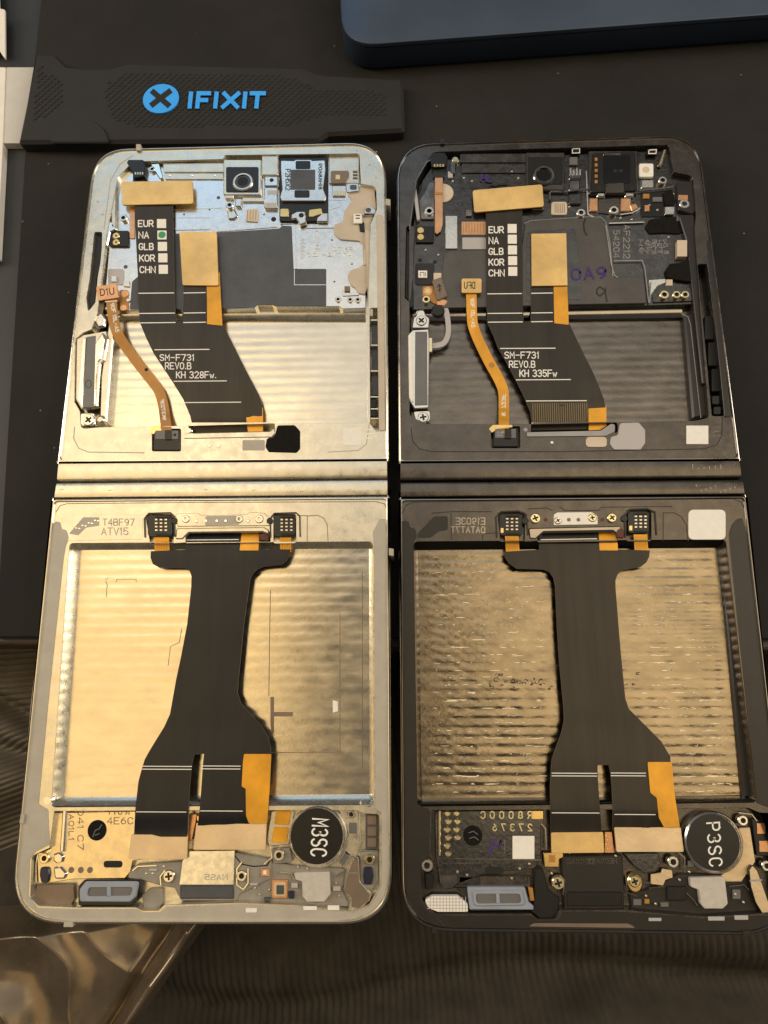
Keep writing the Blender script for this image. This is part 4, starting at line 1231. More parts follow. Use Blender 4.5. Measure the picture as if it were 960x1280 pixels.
pl(RP, "cover_seal", m_greyl, [(775, 528.7), (798.7, 528), (806.7, 537.5), (806.7, 553.7), (801, 562), (767.5, 562), (762.5, 555), (763.7, 546), (772.5, 543.7)], ZL, ZL + .3, 4, .08)
bx(RP, "shallow_pad", m_beige, 732.5, 546, 758.7, 558.7, ZL, ZL + .2, 5, .06)
rail(RP, "hinge_rail", md_frame, ((500.6, 577.4), (924.6, 574.3)), ((500.6, 599.4), (927.4, 596)),
     [(0, 6.12), (.03, 6.23), (.08, 6.27), (.5, 6.25), (.8, 6.2), (.94, 6.12), (.985, 6.0), (1, 5.85)], 0.6)
rail(RP, "hinge_spine", m_foam, ((498, 592), (931, 588)), ((498, 611), (933, 607)), [(0, 3.3), (.3, 3.6), (.7, 3.6), (1, 3.3)], 0.3)
strokes(uf, "ledge_groove", m_black, [[(514, 535), (516, 552), (524, 561), (540, 564.5), (700, 564.5), (880, 561), (896, 556), (902, 545), (903, 522)]], 1.1, ZL, 0.03)
strokes(uf, "ledge_groove", md_rim, [[(512, 286), (520, 226), (533, 203), (550, 192)]], 1.0, ZL, 0.03)
for k in range(3):
    strokes(uf, "mould_mark", md_rim, [[(892, 534 + 5.5 * k), (900, 533.6 + 5.5 * k)]], 1.2, ZL, 0.04)
deck = pl(RP, "deck_plate", md_plate,
          [(518, 300), (528, 226, 8), (546, 200, 6), (660, 196), (735, 192), (836, 188), (840, 216), (860, 224), (864, 280), (868, 330), (872, 380, 2), (810, 382), (700, 383), (608, 385), (560, 386), (514, 387)], ZT, ZD, 1.5, 0.08)
bx(RP, "shelf_step", md_frame, 575, 192, 658, 203, 3.2, 5.3, 1)
bx(RP, "shelf_step", md_frame, 577, 202, 657, 216, 3.2, 5.0, 1)
tray = ribbed_floor(RP, "battery_tray", md_tray2, [(508, 380), (878, 378), (892, 528), (508, 532)], ZT + 0.06, 1.9, 0.022, 0.014, 160, 140, 11.0, 0.08)
rail(RP, "tray_step", md_rim, ((516, 388), (856, 381)), ((516, 395), (858, 391.5)), [(0, 4.65), (.15, 4.7), (.6, 4.3), (1, 3.6)], 3.0)
pl(RP, "tray_side_wall", md_plast, [(855, 393), (872, 388), (886, 521), (866, 523)], 3.0, 4.6, 2, .4)
strokes(RP, "tray_bead", md_rim, [[(852, 392), (860, 396), (863, 405), (876, 522)]], 1.0, 4.6, .12)
ds = pl(RP, "battery_sheet", md_sheet, [(555, 319, 4), (563, 313, 4), (652, 311), (656, 279, 4), (664, 276), (735, 272), (742, 271), (752, 272, 4), (758, 281), (765, 342, 4), (770, 346), (805, 346), (808, 379), (700, 381), (608, 384), (553, 385), (552, 344)], ZD, ZD + .5, 2, .12)
strokes(ds, "sheet_rib", md_rim, [[(656, 279), (664, 275.6), (735, 271), (751, 271.4), (757, 277), (762, 300), (766, 345), (803, 325 + 1), (808, 376)][:7]], 1.0, ZD + .5, .05)
strokes(ds, "sheet_rib", md_rim, [[(768, 326), (803, 325.5), (806, 335), (811, 378)]], 1.0, ZD + .45, .05)
pl(RP, "sheet_pocket", md_plate, [(658, 292), (664, 288), (718, 286), (722, 300), (727, 374), (658, 377)], ZD + .5, ZD + .56, 2, .02)

mc = pl(RP, "microphone", m_black, [(537, 196), (541, 190), (556, 190), (560, 196), (558, 207), (540, 208)], 4.6, 6.1, 2, .2)
for k in range(4):
    bx(mc, "solder_pad", m_goldm, 542 + 3.6 * k, 205, 544.4 + 3.6 * k, 208.4, 6.1, 6.2, .5, .02)
bx(RP, "microphone_neck", m_green_pcb, 541, 207, 556, 222, 4.7, 5.2, 1)
dc(RP, "steel_bead", m_brass, 569, 199, 5, 4.7, 5.6, .3)
bx(RP, "bead_stem", md_rim, 562, 202, 570, 217, 4.7, 5.3, 2, .2)
pl(RP, "pale_insert", m_greyl, [(512, 230), (519.5, 230), (523, 255), (525, 273), (521.5, 276), (518, 252), (509.5, 245)], 4.9, 5.7, 1.5, .08)
rpd = dc(RP, "beige_disc", m_beige, 553.4, 241, 13.5, ZD, ZD + .25, .06)
pl(RP, "deck_bracket", md_rim, [(524, 250), (532, 238), (536, 228), (543, 227), (543, 274), (526, 274)], ZD, 5.2, 2, .15)
post(RP, m_steel, m_dark, 536.6, 263.5, 6, 5.2, 5.6)
pl(RP, "copper_strap", m_copper, [(543.6, 222), (553.4, 222), (553.4, 280), (551, 289), (546, 292.5), (543.6, 290)], 5.2, 5.4, 1, .04)
bx(RP, "strap_fold", m_amberd, 543.8, 240, 553.6, 243, 5.4, 5.5, .3, .03)
ct = bx(RP, "contact_block", m_black, 519.5, 282.5, 542.5, 303, ZD, 5.2, 2, .1)
for yy in (287.6, 296):
    dc(ct, "spring_contact", m_goldm, 525.7, yy, 4.4, 5.2, 5.35, .08)
bx(RP, "steel_foil", m_steel, 556.4, 269.4, 572, 311, ZD, 5.05, .8, .12)
bx(RP, "clear_coil_window", m_copper, 577, 277, 611, 293.4, ZD, ZD + .12, .8, .03)
for k in range(8):
    strokes(RP, "coil_line", m_amberd, [[(579 + 3.6 * k, 279), (579 + 3.6 * k, 291.5)]], .8, ZD + .12, .02)
bx(RP, "lilac_pad", m_greyl, 578, 296.7, 611, 311.5, ZD, ZD + .3, .8, .05)
bx(RP, "dark_shim", md_plast, 519, 329, 543, 356, ZD, ZD + .2, 4, .05)
ch_ = bx(RP, "white_chip", m_whiteb, 522.7, 338, 534, 347, ZD + .2, ZD + .6, .8, .06)
strokes(ch_, "chip_mark", m_ink, [[(525.5, 345), (525.5, 340.5), (530, 340.5), (530, 345)], [(532, 340.5), (532, 345)]], .7, ZD + .6)
for hx, hy in ((525, 325), (543.5, 327.5)):
    dc(RP, "deck_hole", m_dark, hx, hy, 2.6, ZD, ZD + .03, 0)
bx(RP, "pale_tab", m_beige, 542, 341, 552, 350, ZD, ZD + .3, 1, .05)
tcp = pl(RP, "tilted_chip", m_bwleaf, [(540, 350), (552, 346), (559.6, 370), (547, 375.5)], 5.0, 5.7, 2, .12)
strokes(tcp, "arrow_mark", m_ink, [[(550, 365), (549, 356)], [(546.5, 359), (549, 355.5), (551.5, 358.5)], [(547.8, 363), (551.5, 361)]], 1.2, 5.7)
cp_ = pl(RP, "side_key_pads", m_amberd, [(528, 358), (541, 357), (548, 378), (544, 380), (528, 370)], ZD, 5.0, 2, .05)
dc(cp_, "copper_land", m_copper, 534.6, 364, 6, 5.0, 5.1, .04)
dc(cp_, "copper_land", m_goldm, 534.6, 364, 3.6, 5.1, 5.16, .04)
post(RP, m_brass, m_dark, 532.7, 374, 5.2, ZD, 5.5)
pl(RP, "key_solder", m_copper, [(546, 376), (552, 373), (560, 376), (556, 382), (546, 381)], 4.9, 5.3, 1.5, .1)
dc(RP, "black_cap", m_black, 547.5, 388, 8.5, 4.7, 5.4, .3)
dc(RP, "steel_bead", m_steel, 523, 391, 5, 4.7, 5.6, .4)
pl(RP, "key_stack", m_black, [(509, 350), (514, 348), (517, 362), (517, 384), (511, 385), (509, 372)], 4.9, 5.8, 2, .2)

fc = bx(RP, "front_camera_bracket", md_frame, 657, 190, 706, 238, 4.2, 5.6, 2, .25)
bx(fc, "camera_body", m_black, 660, 196, 703.5, 230, 5.6, 5.75, 2, .05)
dc(fc, "lens_ring", md_rim, 680, 218, 14, 5.75, 6.2, .25, hole=10)
dc(fc, "lens", m_lens, 680, 218, 10, 5.75, 5.9, 0)
coil = bx(RP, "beige_coil", m_beige, 689, 252, 709, 268.5, ZD, ZD + .35, 4, .08)
for k in range(6):
    strokes(coil, "coil_line", m_bwleaf, [[(694 + 2.3 * k, 254.5), (694 + 2.3 * k, 266)]], .7, ZD + .35, .015)
for (xa, ya, xb, yb) in ((688, 237.5, 706, 240.5), (686, 240, 689, 250), (666, 258, 680, 262)):
    bx(RP, "bright_lip", md_rim, xa, ya, xb, yb, ZD, 5.4, .6, .15)
rc = bx(RP, "rear_camera", md_frame, 735, 188, 798, 243, ZD, 5.4, 3, .25)
cv = pl(rc, "camera_cover", m_black, [(741, 191), (794, 189), (797, 238), (738, 241)], 5.4, 5.8, 3, .12)
bx(rc, "camera_window", m_lens, 754, 193.5, 788, 229, 5.8, 5.92, 2, .06)
bx(rc, "bright_bar", md_rim, 754, 191, 776, 194, 5.8, 6.05, 1, .1)
pl(rc, "camera_tab", md_frame, [(757, 229), (780, 228), (781, 241), (757, 241.5)], 5.8, 6.05, 1, .12)
for k in range(5):
    bx(rc, "amber_lead", m_amberd, 743.5, 197 + 7 * k, 747, 201 + 7 * k, 5.8, 5.9, .5, .03)
for dx_ in (749, 790):
    pl(rc, "diamond_notch", m_dark, [(dx_, 231), (dx_ + 4, 235), (dx_, 239), (dx_ - 4, 235)], 5.8, 5.82, 0, 0)
dc(rc, "lens_dot", m_dark, 769, 213.5, 2.6, 5.92, 5.94, 0)
dc(rc, "lens_dot", m_dark, 776, 213.5, 2.6, 5.92, 5.94, 0)
for (xa, xb) in ((737, 747.5), (776, 789)):
    bx(RP, "gold_foot", m_copper, xa, 247.5, xb, 264, ZD, 5.1, 1.5, .15)
for (xa, xb) in ((746, 757), (781, 793)):
    bx(RP, "bright_foot", m_steel, xa, 240.5, xb, 246, 5.0, 5.6, 2, .3)
pl(RP, "foot_bridge", md_frame, [(748, 247), (775, 247), (776, 270), (748, 266)], ZD, 4.95, 2, .1)
br = bx(RP, "lens_bracket", md_rim, 711, 212, 727, 224, ZD, 5.8, 1.5, .3)
for k in range(4):
    bx(br, "bracket_rib", m_steel, 712 + 4 * k, 209.5 + (k % 2) * 2, 714.5 + 4 * k, 219, 5.8, 5.95, .5, .06)
bx(RP, "bracket_foot", md_rim, 711, 225, 725, 238, ZD, 5.5, 1.5, .2)
bx(RP, "bracket_foot", md_plate, 711, 242, 727, 255, ZD, 5.3, 1.5, .2)
ck = bx(RP, "square_window", m_black, 714, 185, 726, 192, 5.2, 5.7, .8, .06)
strokes(ck, "window_frame", m_whiteb, [[(715.5, 186), (724.5, 185.6), (724.5, 191), (715.5, 191.4), (715.5, 186)]], .9, 5.7)
ck = bx(RP, "square_window", m_black, 809, 186, 822, 193, 5.2, 5.7, .8, .06)
strokes(ck, "window_frame", m_whiteb, [[(811, 187.5), (820.5, 187), (820, 191.8), (811, 192), (811, 187.5)]], 1.1, 5.7)
for cx_, cy_, r_ in ((726.5, 265.5, 5.6), (767.6, 262.3, 6), (828.5, 225, 5.6), (855.6, 254.5, 6.5)):
    post(RP, m_steel, m_dark, cx_, cy_, r_, ZD, 5.7)
chp = bx(RP, "sensor_chip", m_whiteb, 799, 204, 817, 221, ZD, 5.4, 2.5, .12)
dc(chp, "sensor_port", m_beige, 807.5, 212, 4.5, 5.4, 5.44, 0)
bx(RP, "foil_clip", m_steel, 801, 224, 818, 235.5, ZD, 5.3, 2, .3)
pl(RP, "bright_arm", m_brass, [(822, 207), (829, 186), (834, 186), (827, 208)], 5.0, 5.5, 1, .25)
bx(RP, "dark_socket", m_black, 801, 240, 831, 271, ZD, 4.9, 2, .1)
pl(RP, "foam_block", m_foam, [(829, 240), (840, 236), (845, 250), (843, 258), (831, 256)], ZD, 5.4, 3, .2)
bx(RP, "steel_cube", m_steel, 831, 258, 843.5, 268, ZD, 5.6, 1, .15)
pl(RP, "copper_leaf", m_copper, [(787, 256), (795, 254), (798, 260), (790, 264)], ZD, 5.2, 1, .1)
strokes(RP, "bright_edge", m_steel, [[(776, 268), (790, 266), (796, 263), (800, 260)], [(762, 279), (805, 277.6)], [(733, 214), (735, 268), (742, 271)]], 1.4, ZD + .2, .25)
pl(RP, "black_foam", m_foam, [(806, 284), (812, 274), (838, 270), (856, 272), (862, 282), (850, 292), (828, 291), (812, 292)], ZD, ZD + .35, 5, .1)
pl(RP, "corner_wall", md_plast, [(846, 226), (866, 226), (870, 262), (866, 268), (848, 262)], 3.2, 5.6, 2, .2)
bx(RP, "copper_flag", m_copper, 848, 243.5, 860, 250, 5.6, 5.75, .8, .05)
pl(RP, "side_wall_insert", md_plast, [(848, 268), (868, 268), (872, 330), (884, 480), (878, 480), (864, 350), (858, 300)], 3.2, 5.6, 3, .2)
bx(RP, "pale_pad", m_beige, 846.5, 300, 859, 320.5, ZD, 5.9, .8, .05)
pl(RP, "rubber_plug", m_foam, [(832, 337, 5), (838, 329, 4), (850, 328), (862, 322, 4), (868, 340), (864, 352), (848, 350), (834, 347, 4)], ZD, 5.5, 4, .15)
pl(RP, "silver_wedge", m_steel, [(811, 350), (832, 348.5), (832, 353), (822, 357), (814, 368), (812, 372)], ZD, ZD + .25, .8, .04)
pl(RP, "post_plate", md_plate, [(816, 370), (826, 357), (864, 360), (866, 376), (816, 378)], ZD, ZD + .35, 3, .06)
for cx_, r_ in ((830.6, 6), (846, 5.4), (856.7, 5.4)):
    post(RP, m_brass, m_dark, cx_, 368, r_, ZD + .3, 5.8)
bx(RP, "beige_chip", m_beige, 833, 349, 841, 357, ZD, 5.3, 1, .1)
text(deck, md_rim, "54204", 774, 288, 34, 7, ZD, 1.0, ang=90, rise=.06)
text(deck, md_rim, "AF2212", 787, 281, 42, 7.5, ZD, 1.0, ang=90, rise=.06)
for k in range(4):
    text(deck, md_rim, ("71EAT", "0RBF4", "T12A", "EFE77")[k], 798 + k * .4, 300 + 4.6 * k, 36 - 4 * (k == 2), 3.4, ZD, .75, rise=.05, mirror=True)
text(ds, m_purple, "OA9", 714, 337, 43, 13, ZD + .57, 2.6, ang=-5, gap=2.0, name="marker_writing")
strokes(ds, "marker_writing", m_ink, [[(755, 362), (750, 358.5), (746, 362), (746, 367), (750, 370), (755, 366), (757, 360), (757, 368), (758.5, 377)]], 2.0, ZD + .5)
strokes(ds, "marker_writing", m_ink, [[(732, 273), (729.5, 279), (730, 287), (733, 293.5)]], 2.2, ZD + .5)
text(deck, m_purple, "HL", 602, 218, 14, 8, 5.01, 1.8, ang=4, name="marker_writing")
strokes(deck, "marker_writing", m_ink, [[(609, 235), (614, 231), (620, 232), (624, 230), (634, 230)]], 1.8, 5.0)
for (ya, yb) in ((395, 424), (428, 457), (461, 489)):
    bx(RP, "side_slot", m_dark, 881 + (ya - 395) * .13, ya, 892 + (ya - 395) * .13, yb, 2.4, 5.0, 1, .05)
bx(RP, "side_slot", m_dark, 890.5, 495, 898.7, 505, 2.4, 5.97, 1.5, 0)
bx(RP, "side_slot", m_dark, 892.5, 508.7, 900.7, 517.5, 2.4, 5.97, 1.5, 0)
pl(RP, "side_bar", md_plast, [(884, 300), (891, 300), (914, 520, 3), (906, 522, 3)], ZL, ZL + .22, 2, .1)
bx(RP, "square_sticker", m_whiteb, 858, 532, 885.5, 555, ZL, ZL + .05, .8, .01)
hb = pl(RP, "hinge_bar", md_rim, [(657, 539, 3), (750, 537, 4), (764, 528, 5), (770, 530, 3), (770, 540, 4), (758, 546, 3), (657, 547, 3)], 5.0, 6.1, 2, .25)
dc(hb, "locating_dot", m_steel, 690, 553, 2.4, ZL, ZL + .2, .1)
hc = bx(RP, "hinge_connector", m_black, 617, 534.5, 648, 558.5, 4.0, 6.0, 2, .15)
bx(hc, "connector_step", m_greyp, 619, 536, 645, 547.5, 6.0, 6.12, .6, .05)
bx(hc, "connector_key", m_black, 631, 535.5, 639, 548, 6.12, 6.3, .5, .05)
text(hc, m_bluegrey, "B2", 621.5, 540, 6.5, 4.5, 6.12, .8)
pl(hc, "gold_tab", m_goldm, [(611, 536), (616, 531), (640, 531), (641, 534), (622, 536), (615, 541)], 5.9, 6.05, 1, .03)
dc(RP, "steel_bead", md_rim, 657, 537, 5, 5.0, 6.0, .4)
# side key bracket
sk = pl(RP, "side_key_bracket", m_steel, [(509.5, 418), (516, 412), (536, 411), (537, 427), (536.5, 470), (536, 510), (518, 511), (510, 499)], 4.6, 5.75, 1.5, .2)
pl(sk, "key_panel", m_greyp, [(519, 414.5), (534, 414.5), (534.4, 506), (518.5, 506.5)], 5.75, 5.9, .6, .03)
pl(sk, "key_rail", m_whiteb, [(510, 419), (515, 415), (517, 505), (511, 497)], 5.75, 6.05, 1.5, .15)
pl(RP, "key_foot", m_steel, [(515, 410), (517, 397), (520, 395, 2), (522, 388, 4), (530, 387, 4), (532, 394, 2), (537, 398, 3), (536, 410)], 4.8, 5.7, 2, .15)
screw(RP, m_steel, m_dark, 526.7, 400.4, 7, 5.7, 6.0, 45)
pl(RP, "key_foot", m_steel, [(516, 514), (538, 513), (538, 526, 5), (530, 529, 5), (520, 527, 5)], 4.8, 5.7, 3, .15)
screw(RP, m_steel, m_dark, 529, 521.4, 7, 5.7, 6.0, 10)
bx(RP, "brass_tab", m_brass, 535, 422, 540.5, 440, 4.6, 5.6, .8, .1)
path_cable(RP, "grey_wire", [m_greyl, m_greyl], [(553, 378), (558, 388), (560.5, 404), (560.5, 418), (556, 429), (546, 432), (539, 432)], 6.5, lambda y: 5.1, .5)
zA2 = lambda y: interp([(350, 6.1), (400, 5.6), (450, 4.7), (510, 4.6), (528, 5.9), (540, 6.1)], y)
st = path_cable(RP, "sensor_flex", [m_amber, m_edge], [(589, 362), (589.4, 380), (589.7, 392), (591, 409.6), (609, 448.5), (625, 476), (630, 490), (629.8, 512), (629.8, 536)], 13, zA2)
ph = bx(st, "flex_head", m_tape, 577, 348, 602, 366, 6.1, 6.35, 2.5, .05)
text(ph, m_ink, "DFU", 580.5, 352.5, 13, 8, 6.35, 1.0, mirror=True)
text(st, m_white, "90F 15L-A5", 592.5, 373, 36, 4.4, lambda x, y: zA2(y) + WOB(x, y), .9, ang=88)
text(st, m_white, "93723F", 632, 493, 27, 4.4, lambda x, y: zA2(y) + WOB(x, y), .9, ang=91, mirror=True)
dc(st, "ink_dot", m_amberd, 614.5, 456, 3.6, zA2(456) - .1, zA2(456) + WOB(614, 456) + .03, 0)
# main upper flex
zU2 = lambda y: interp([(225, 5.95), (300, 5.7), (380, 5.6), (410, 5.6), (470, 5.5), (500, 5.2), (535, 4.4)], y)
uc = cable(RP, "main_flex", [m_flexb, m_edge],
           [(609, 403), (617, 420), (622.5, 434.8), (633, 453), (644, 473.7), (655, 496), (663, 515), (664.4, 525), (664.6, 538)],
           [(711, 403), (718, 418), (725, 432.5), (733, 449), (740, 462.5), (748, 481), (755, 499), (757, 510), (757, 536)], zU2, extra=[
               ([(607.5, 260), (607.5, 300), (608, 350), (608, 382), (609, 403)], [(653, 258), (653, 300), (653.5, 350), (653.5, 382), (655, 403)]),
               ([(664, 345), (664, 380), (663, 403)], [(692, 345), (693, 380), (693, 403)]),
               ([(655, 401.5), (655, 405)], [(694, 401.5), (694, 405)])])
zU2p = lambda x, y: zU2(y) + WOB(x, y)
pl(uc, "stiffener", m_tape, [(590.6, 237.7), (678, 230.2), (680, 258.2), (592.8, 265.4)], 5.9, 6.25, 3.5, .05, side=m_tapee)
pl(uc, "stiffener", m_tape, [(664, 292), (708, 291.4), (709.6, 356.8), (664.6, 357.4)], 5.65, 6.0, 1, .05, side=m_tapee)
cable(uc, "polyimide_strip", [m_amber, m_edge], [(692, 356), (692.4, 380), (693, 404)], [(709, 356), (710, 380), (711, 406)], lambda y: zU2(y) + .07, .1, 3)
pl(uc, "polyimide_tab", m_amber, [(735.5, 507.7), (758, 507.4), (758.2, 537), (736, 538)], 4.85, 5.05, 1, .03)
for k in range(26):
    strokes(uc, "flex_trace", m_edge, [[(666 + 2.7 * k, 504), (666.6 + 2.7 * k, 528)]], .5, zU2p, .012)
for i, s in enumerate(("EUR", "NA", "GLB", "KOR", "CHN")):
    text(uc, m_white, s, 611.3, 283.4 + i * 13.5, (18, 11.6, 17.6, 18.4, 19)[i], 7.6, zU2p, 1.35)
    bx(uc, "tick_box", m_whiteb, 634.6 + .2 * i, 280 + 13.4 * i, 645.8 + .2 * i, 291.2 + 13.4 * i, 5.0, zU2p(640, 286 + 13 * i) + .05, .4, 0)
for xa, xb, yy in ((609.5, 652, 367.3), (664.5, 690.5, 366.6), (610, 652.5, 391.8), (664.5, 690.5, 391.2), (610.5, 653, 402.7), (664.5, 690.5, 402.2), (625.5, 694, 435.6), (645.5, 713, 474.8), (658, 733, 501.2), (665, 735, 529)):
    strokes(uc, "print_line", m_white, [[(xa, yy), (xb, yy - .4)]], 1.1, zU2p)
text(uc, m_white, "SM-F731", 631, 440, 42.5, 7.8, zU2p, 1.2)
text(uc, m_white, "REV0.B", 636.7, 451.4, 32, 7.8, zU2p, 1.2)
text(uc, m_white, "KH 335Fw", 649.8, 462.6, 46, 8, zU2p, 1.3)

# ---------------- lower half
lf = frame_half(RP, "lower_frame", md_frame,
                [(497.5, 621, 1), (935, 617.5, 1), (997, 1172, 66), (500.5, 1166, 66)], 0,
                [(500.5, 622.5, 8), (932.5, 619.3, 9), (992, 1167.5, 62), (504, 1161.5, 62)], 0, ZL, rim=md_rim, cav=
                [([(517, 677), (907, 674.5), (946, 1003), (522, 1008)], 6, ZT, 0.9),
                 ([(540, 1013), (760, 1012), (935, 1010), (950, 1016), (985, 1018), (990, 1110, 8), (975, 1140, 8), (880, 1146, 5), (812, 1140), (780, 1137), (700, 1137), (694, 1149, 5), (672, 1149, 5), (664, 1142),
                   (590, 1142), (545, 1142, 8), (528, 1126, 6), (526, 1080, 8), (538, 1070)], 0, 3.6, 0.2),
                 ([(672, 664.5), (772, 663.5), (772, 676), (672, 677.5)], 2, 3.0, 0.0),
                 ([(622, 640.5), (656, 640), (656, 678), (626, 678)], 3, 4.6, 0.0),
                 ([(783, 637.5), (814, 637), (814, 676), (783, 676)], 3, 4.6, 0.0)])
rail(RP, "hinge_rail", md_frame, ((501, 602.6), (929.4, 599.2)), ((501, 620.6), (931, 617)),
     [(0, 5.85), (.03, 6.06), (.1, 6.17), (.25, 6.21), (.6, 6.25), (.95, 6.27), (1, 6.18)], 0.6)
strokes(lf, "ledge_groove", m_black, [[(503, 642), (507, 632), (516, 627.6), (700, 625.6), (917, 623.5), (926, 627), (930, 634)]], .9, ZL, .03)
pl(RP, "antenna_insert", md_plast, [(502, 653, 2), (505, 651, 2), (511, 651.5, 3), (512.5, 659, 2), (519, 661, 4), (521, 670, 4), (517, 678), (519, 860), (522, 1005), (538, 1014, 4), (536, 1070), (526, 1079), (525, 1126), (540, 1144), (560, 1160, 5), (540, 1156, 14), (515, 1137, 16), (506, 1110, 14), (504.4, 1085)], ZL, ZL + .1, 2, .05)
pl(RP, "antenna_insert", md_plast, [(921, 649, 3), (928, 647, 3), (933, 665), (956, 850), (990, 1140, 10), (976, 1142), (962, 1010), (946, 1004), (913, 690), (911, 668, 3), (915, 656, 3)], ZL, ZL + .1, 2, .05)
pl(RP, "antenna_insert", md_plast, [(548, 1145), (590, 1145), (664, 1145), (672, 1151), (696, 1151), (702, 1140), (780, 1140), (812, 1143), (880, 1148.5), (970, 1144), (968, 1166), (560, 1160.5)], ZL, ZL + .1, 3, .05)
pl(RP, "rim_smear", m_bwleaf, [(660, 1158), (668, 1154), (785, 1154.5), (796, 1160)], ZL + .1, ZL + .13, 2, .01)
pl(RP, "marking_recess", md_plast, [(522, 667), (542.7, 645.5, 4), (559.5, 645, 3), (560, 662, 3), (547.5, 664.5, 2), (539, 672), (522, 672.5)], ZL, ZL + .05, 1, .02)
text(lf, md_rim, "E1903E", 570, 647.4, 36, 8, ZL, 1.1, mirror=True, rise=.06)
text(lf, md_rim, "DATAT7T", 564, 658.4, 42, 7.6, ZL, 1.1, mirror=True, rise=.06)
strokes(lf, "ledge_groove", m_black, [[(540, 641.5), (565, 639.5), (614, 639.5)], [(564, 642), (564, 674)], [(603, 674), (604, 667), (622, 666)], [(829, 676), (829, 641), (843, 641), (852, 646), (858, 656), (860, 676)], [(700, 634), (706, 638), (748, 638), (752, 634), (840, 633)], [(660, 636), (684, 635), (690, 638)]], 1.0, ZL, .04)
bx(RP, "felt_pad", m_whiteb, 860.8, 637, 907.2, 674.5, ZL, ZL + .3, 7, .06)
lt = ribbed_floor(RP, "battery_tray", md_tray, [(514, 674), (912, 671), (950, 1006), (518, 1012)], ZT + .06, 1.75, 0.032, 0.012, 260, 380, 23.0, 0.16, .9)


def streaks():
    """residue ridges on the pressed ribs, coloured pale to stand in for glints"""
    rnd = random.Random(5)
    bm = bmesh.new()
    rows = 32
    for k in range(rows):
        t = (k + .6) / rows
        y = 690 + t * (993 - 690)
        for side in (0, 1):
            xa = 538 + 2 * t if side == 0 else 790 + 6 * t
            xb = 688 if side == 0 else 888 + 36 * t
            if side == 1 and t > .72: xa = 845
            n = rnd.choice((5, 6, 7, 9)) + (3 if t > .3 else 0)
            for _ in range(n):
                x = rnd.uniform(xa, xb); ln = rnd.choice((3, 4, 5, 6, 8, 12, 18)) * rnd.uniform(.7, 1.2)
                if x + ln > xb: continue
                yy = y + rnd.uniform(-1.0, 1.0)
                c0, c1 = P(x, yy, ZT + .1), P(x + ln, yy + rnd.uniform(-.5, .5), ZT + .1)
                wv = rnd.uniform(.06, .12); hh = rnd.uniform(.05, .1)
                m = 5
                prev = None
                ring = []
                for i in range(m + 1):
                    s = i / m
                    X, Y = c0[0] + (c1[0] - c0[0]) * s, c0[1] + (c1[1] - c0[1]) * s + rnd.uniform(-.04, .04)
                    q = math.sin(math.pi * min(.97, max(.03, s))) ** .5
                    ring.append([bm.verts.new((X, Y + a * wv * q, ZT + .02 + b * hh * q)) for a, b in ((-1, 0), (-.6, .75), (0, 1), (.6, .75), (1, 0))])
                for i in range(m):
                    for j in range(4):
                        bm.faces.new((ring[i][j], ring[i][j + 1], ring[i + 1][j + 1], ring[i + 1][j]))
    finish("glint_streaks", bm, m_glint, RP, angle=3.0, kind="stuff")


def curls():
    """small dark glue curls"""
    rnd = random.Random(9)
    bm = bmesh.new()
    for _ in range(26):
        if rnd.random() < .75:
            x, y = rnd.uniform(612, 694), rnd.gauss(853, 4)
        else:
            x, y = rnd.uniform(780, 830), rnd.uniform(838, 866)
        r = rnd.uniform(1.2, 3.2)
        a0 = rnd.uniform(0, 360)
        add_strokes(bm, [arc(x, y, r, r * rnd.uniform(.5, 1), a0, a0 + rnd.uniform(120, 330), 8)], rnd.uniform(.6, 1.2), lambda x, y: ZT + .08, .06)
    finish("adhesive_curls", bm, m_ink, RP, kind="stuff")


def mesh_print():
    """net-like print left by the peeled adhesive"""
    rnd = random.Random(31)
    bm = bmesh.new()
    for (xa, xb, ya, yb, n) in ((590, 688, 742, 800, 90), (790, 850, 735, 790, 60), (640, 690, 930, 990, 30), (845, 905, 860, 960, 40)):
        for _ in range(n):
            x, y = rnd.uniform(xa, xb), rnd.uniform(ya, yb)
            q = rnd.uniform(1.4, 2.6); a0 = rnd.uniform(0, 360)
            add_strokes(bm, [arc(x, y, q, q * .8, a0, a0 + rnd.uniform(100, 260), 6)], rnd.uniform(.5, .8), lambda x, y: ZT + .08, .04)
    finish("adhesive_print", bm, md_rim, RP, kind="stuff")


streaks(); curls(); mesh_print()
strokes(RP, "tray_bead", md_rim, [[(907, 684), (943, 998)]], 1.6, 4.6, .3)
pl(RP, "tray_side_wall", md_plast, [(900, 684), (907, 680), (943, 996), (929, 998)], 3.0, 3.9, 1, .3)
rail(RP, "tray_end_bar", md_rim, ((524, 1001), (942, 998)), ((524, 1006), (944, 1003)), [(0, 3.3), (.3, 4.6), (.6, 5.6), (1, 5.9)], 3.0)
rail(RP, "tray_top_wall", m_black, ((519, 677), (906, 675)), ((518, 684), (907, 681)), [(0, 5.7), (.3, 5.2), (.7, 3.8), (1, 3.2)], 3.0)

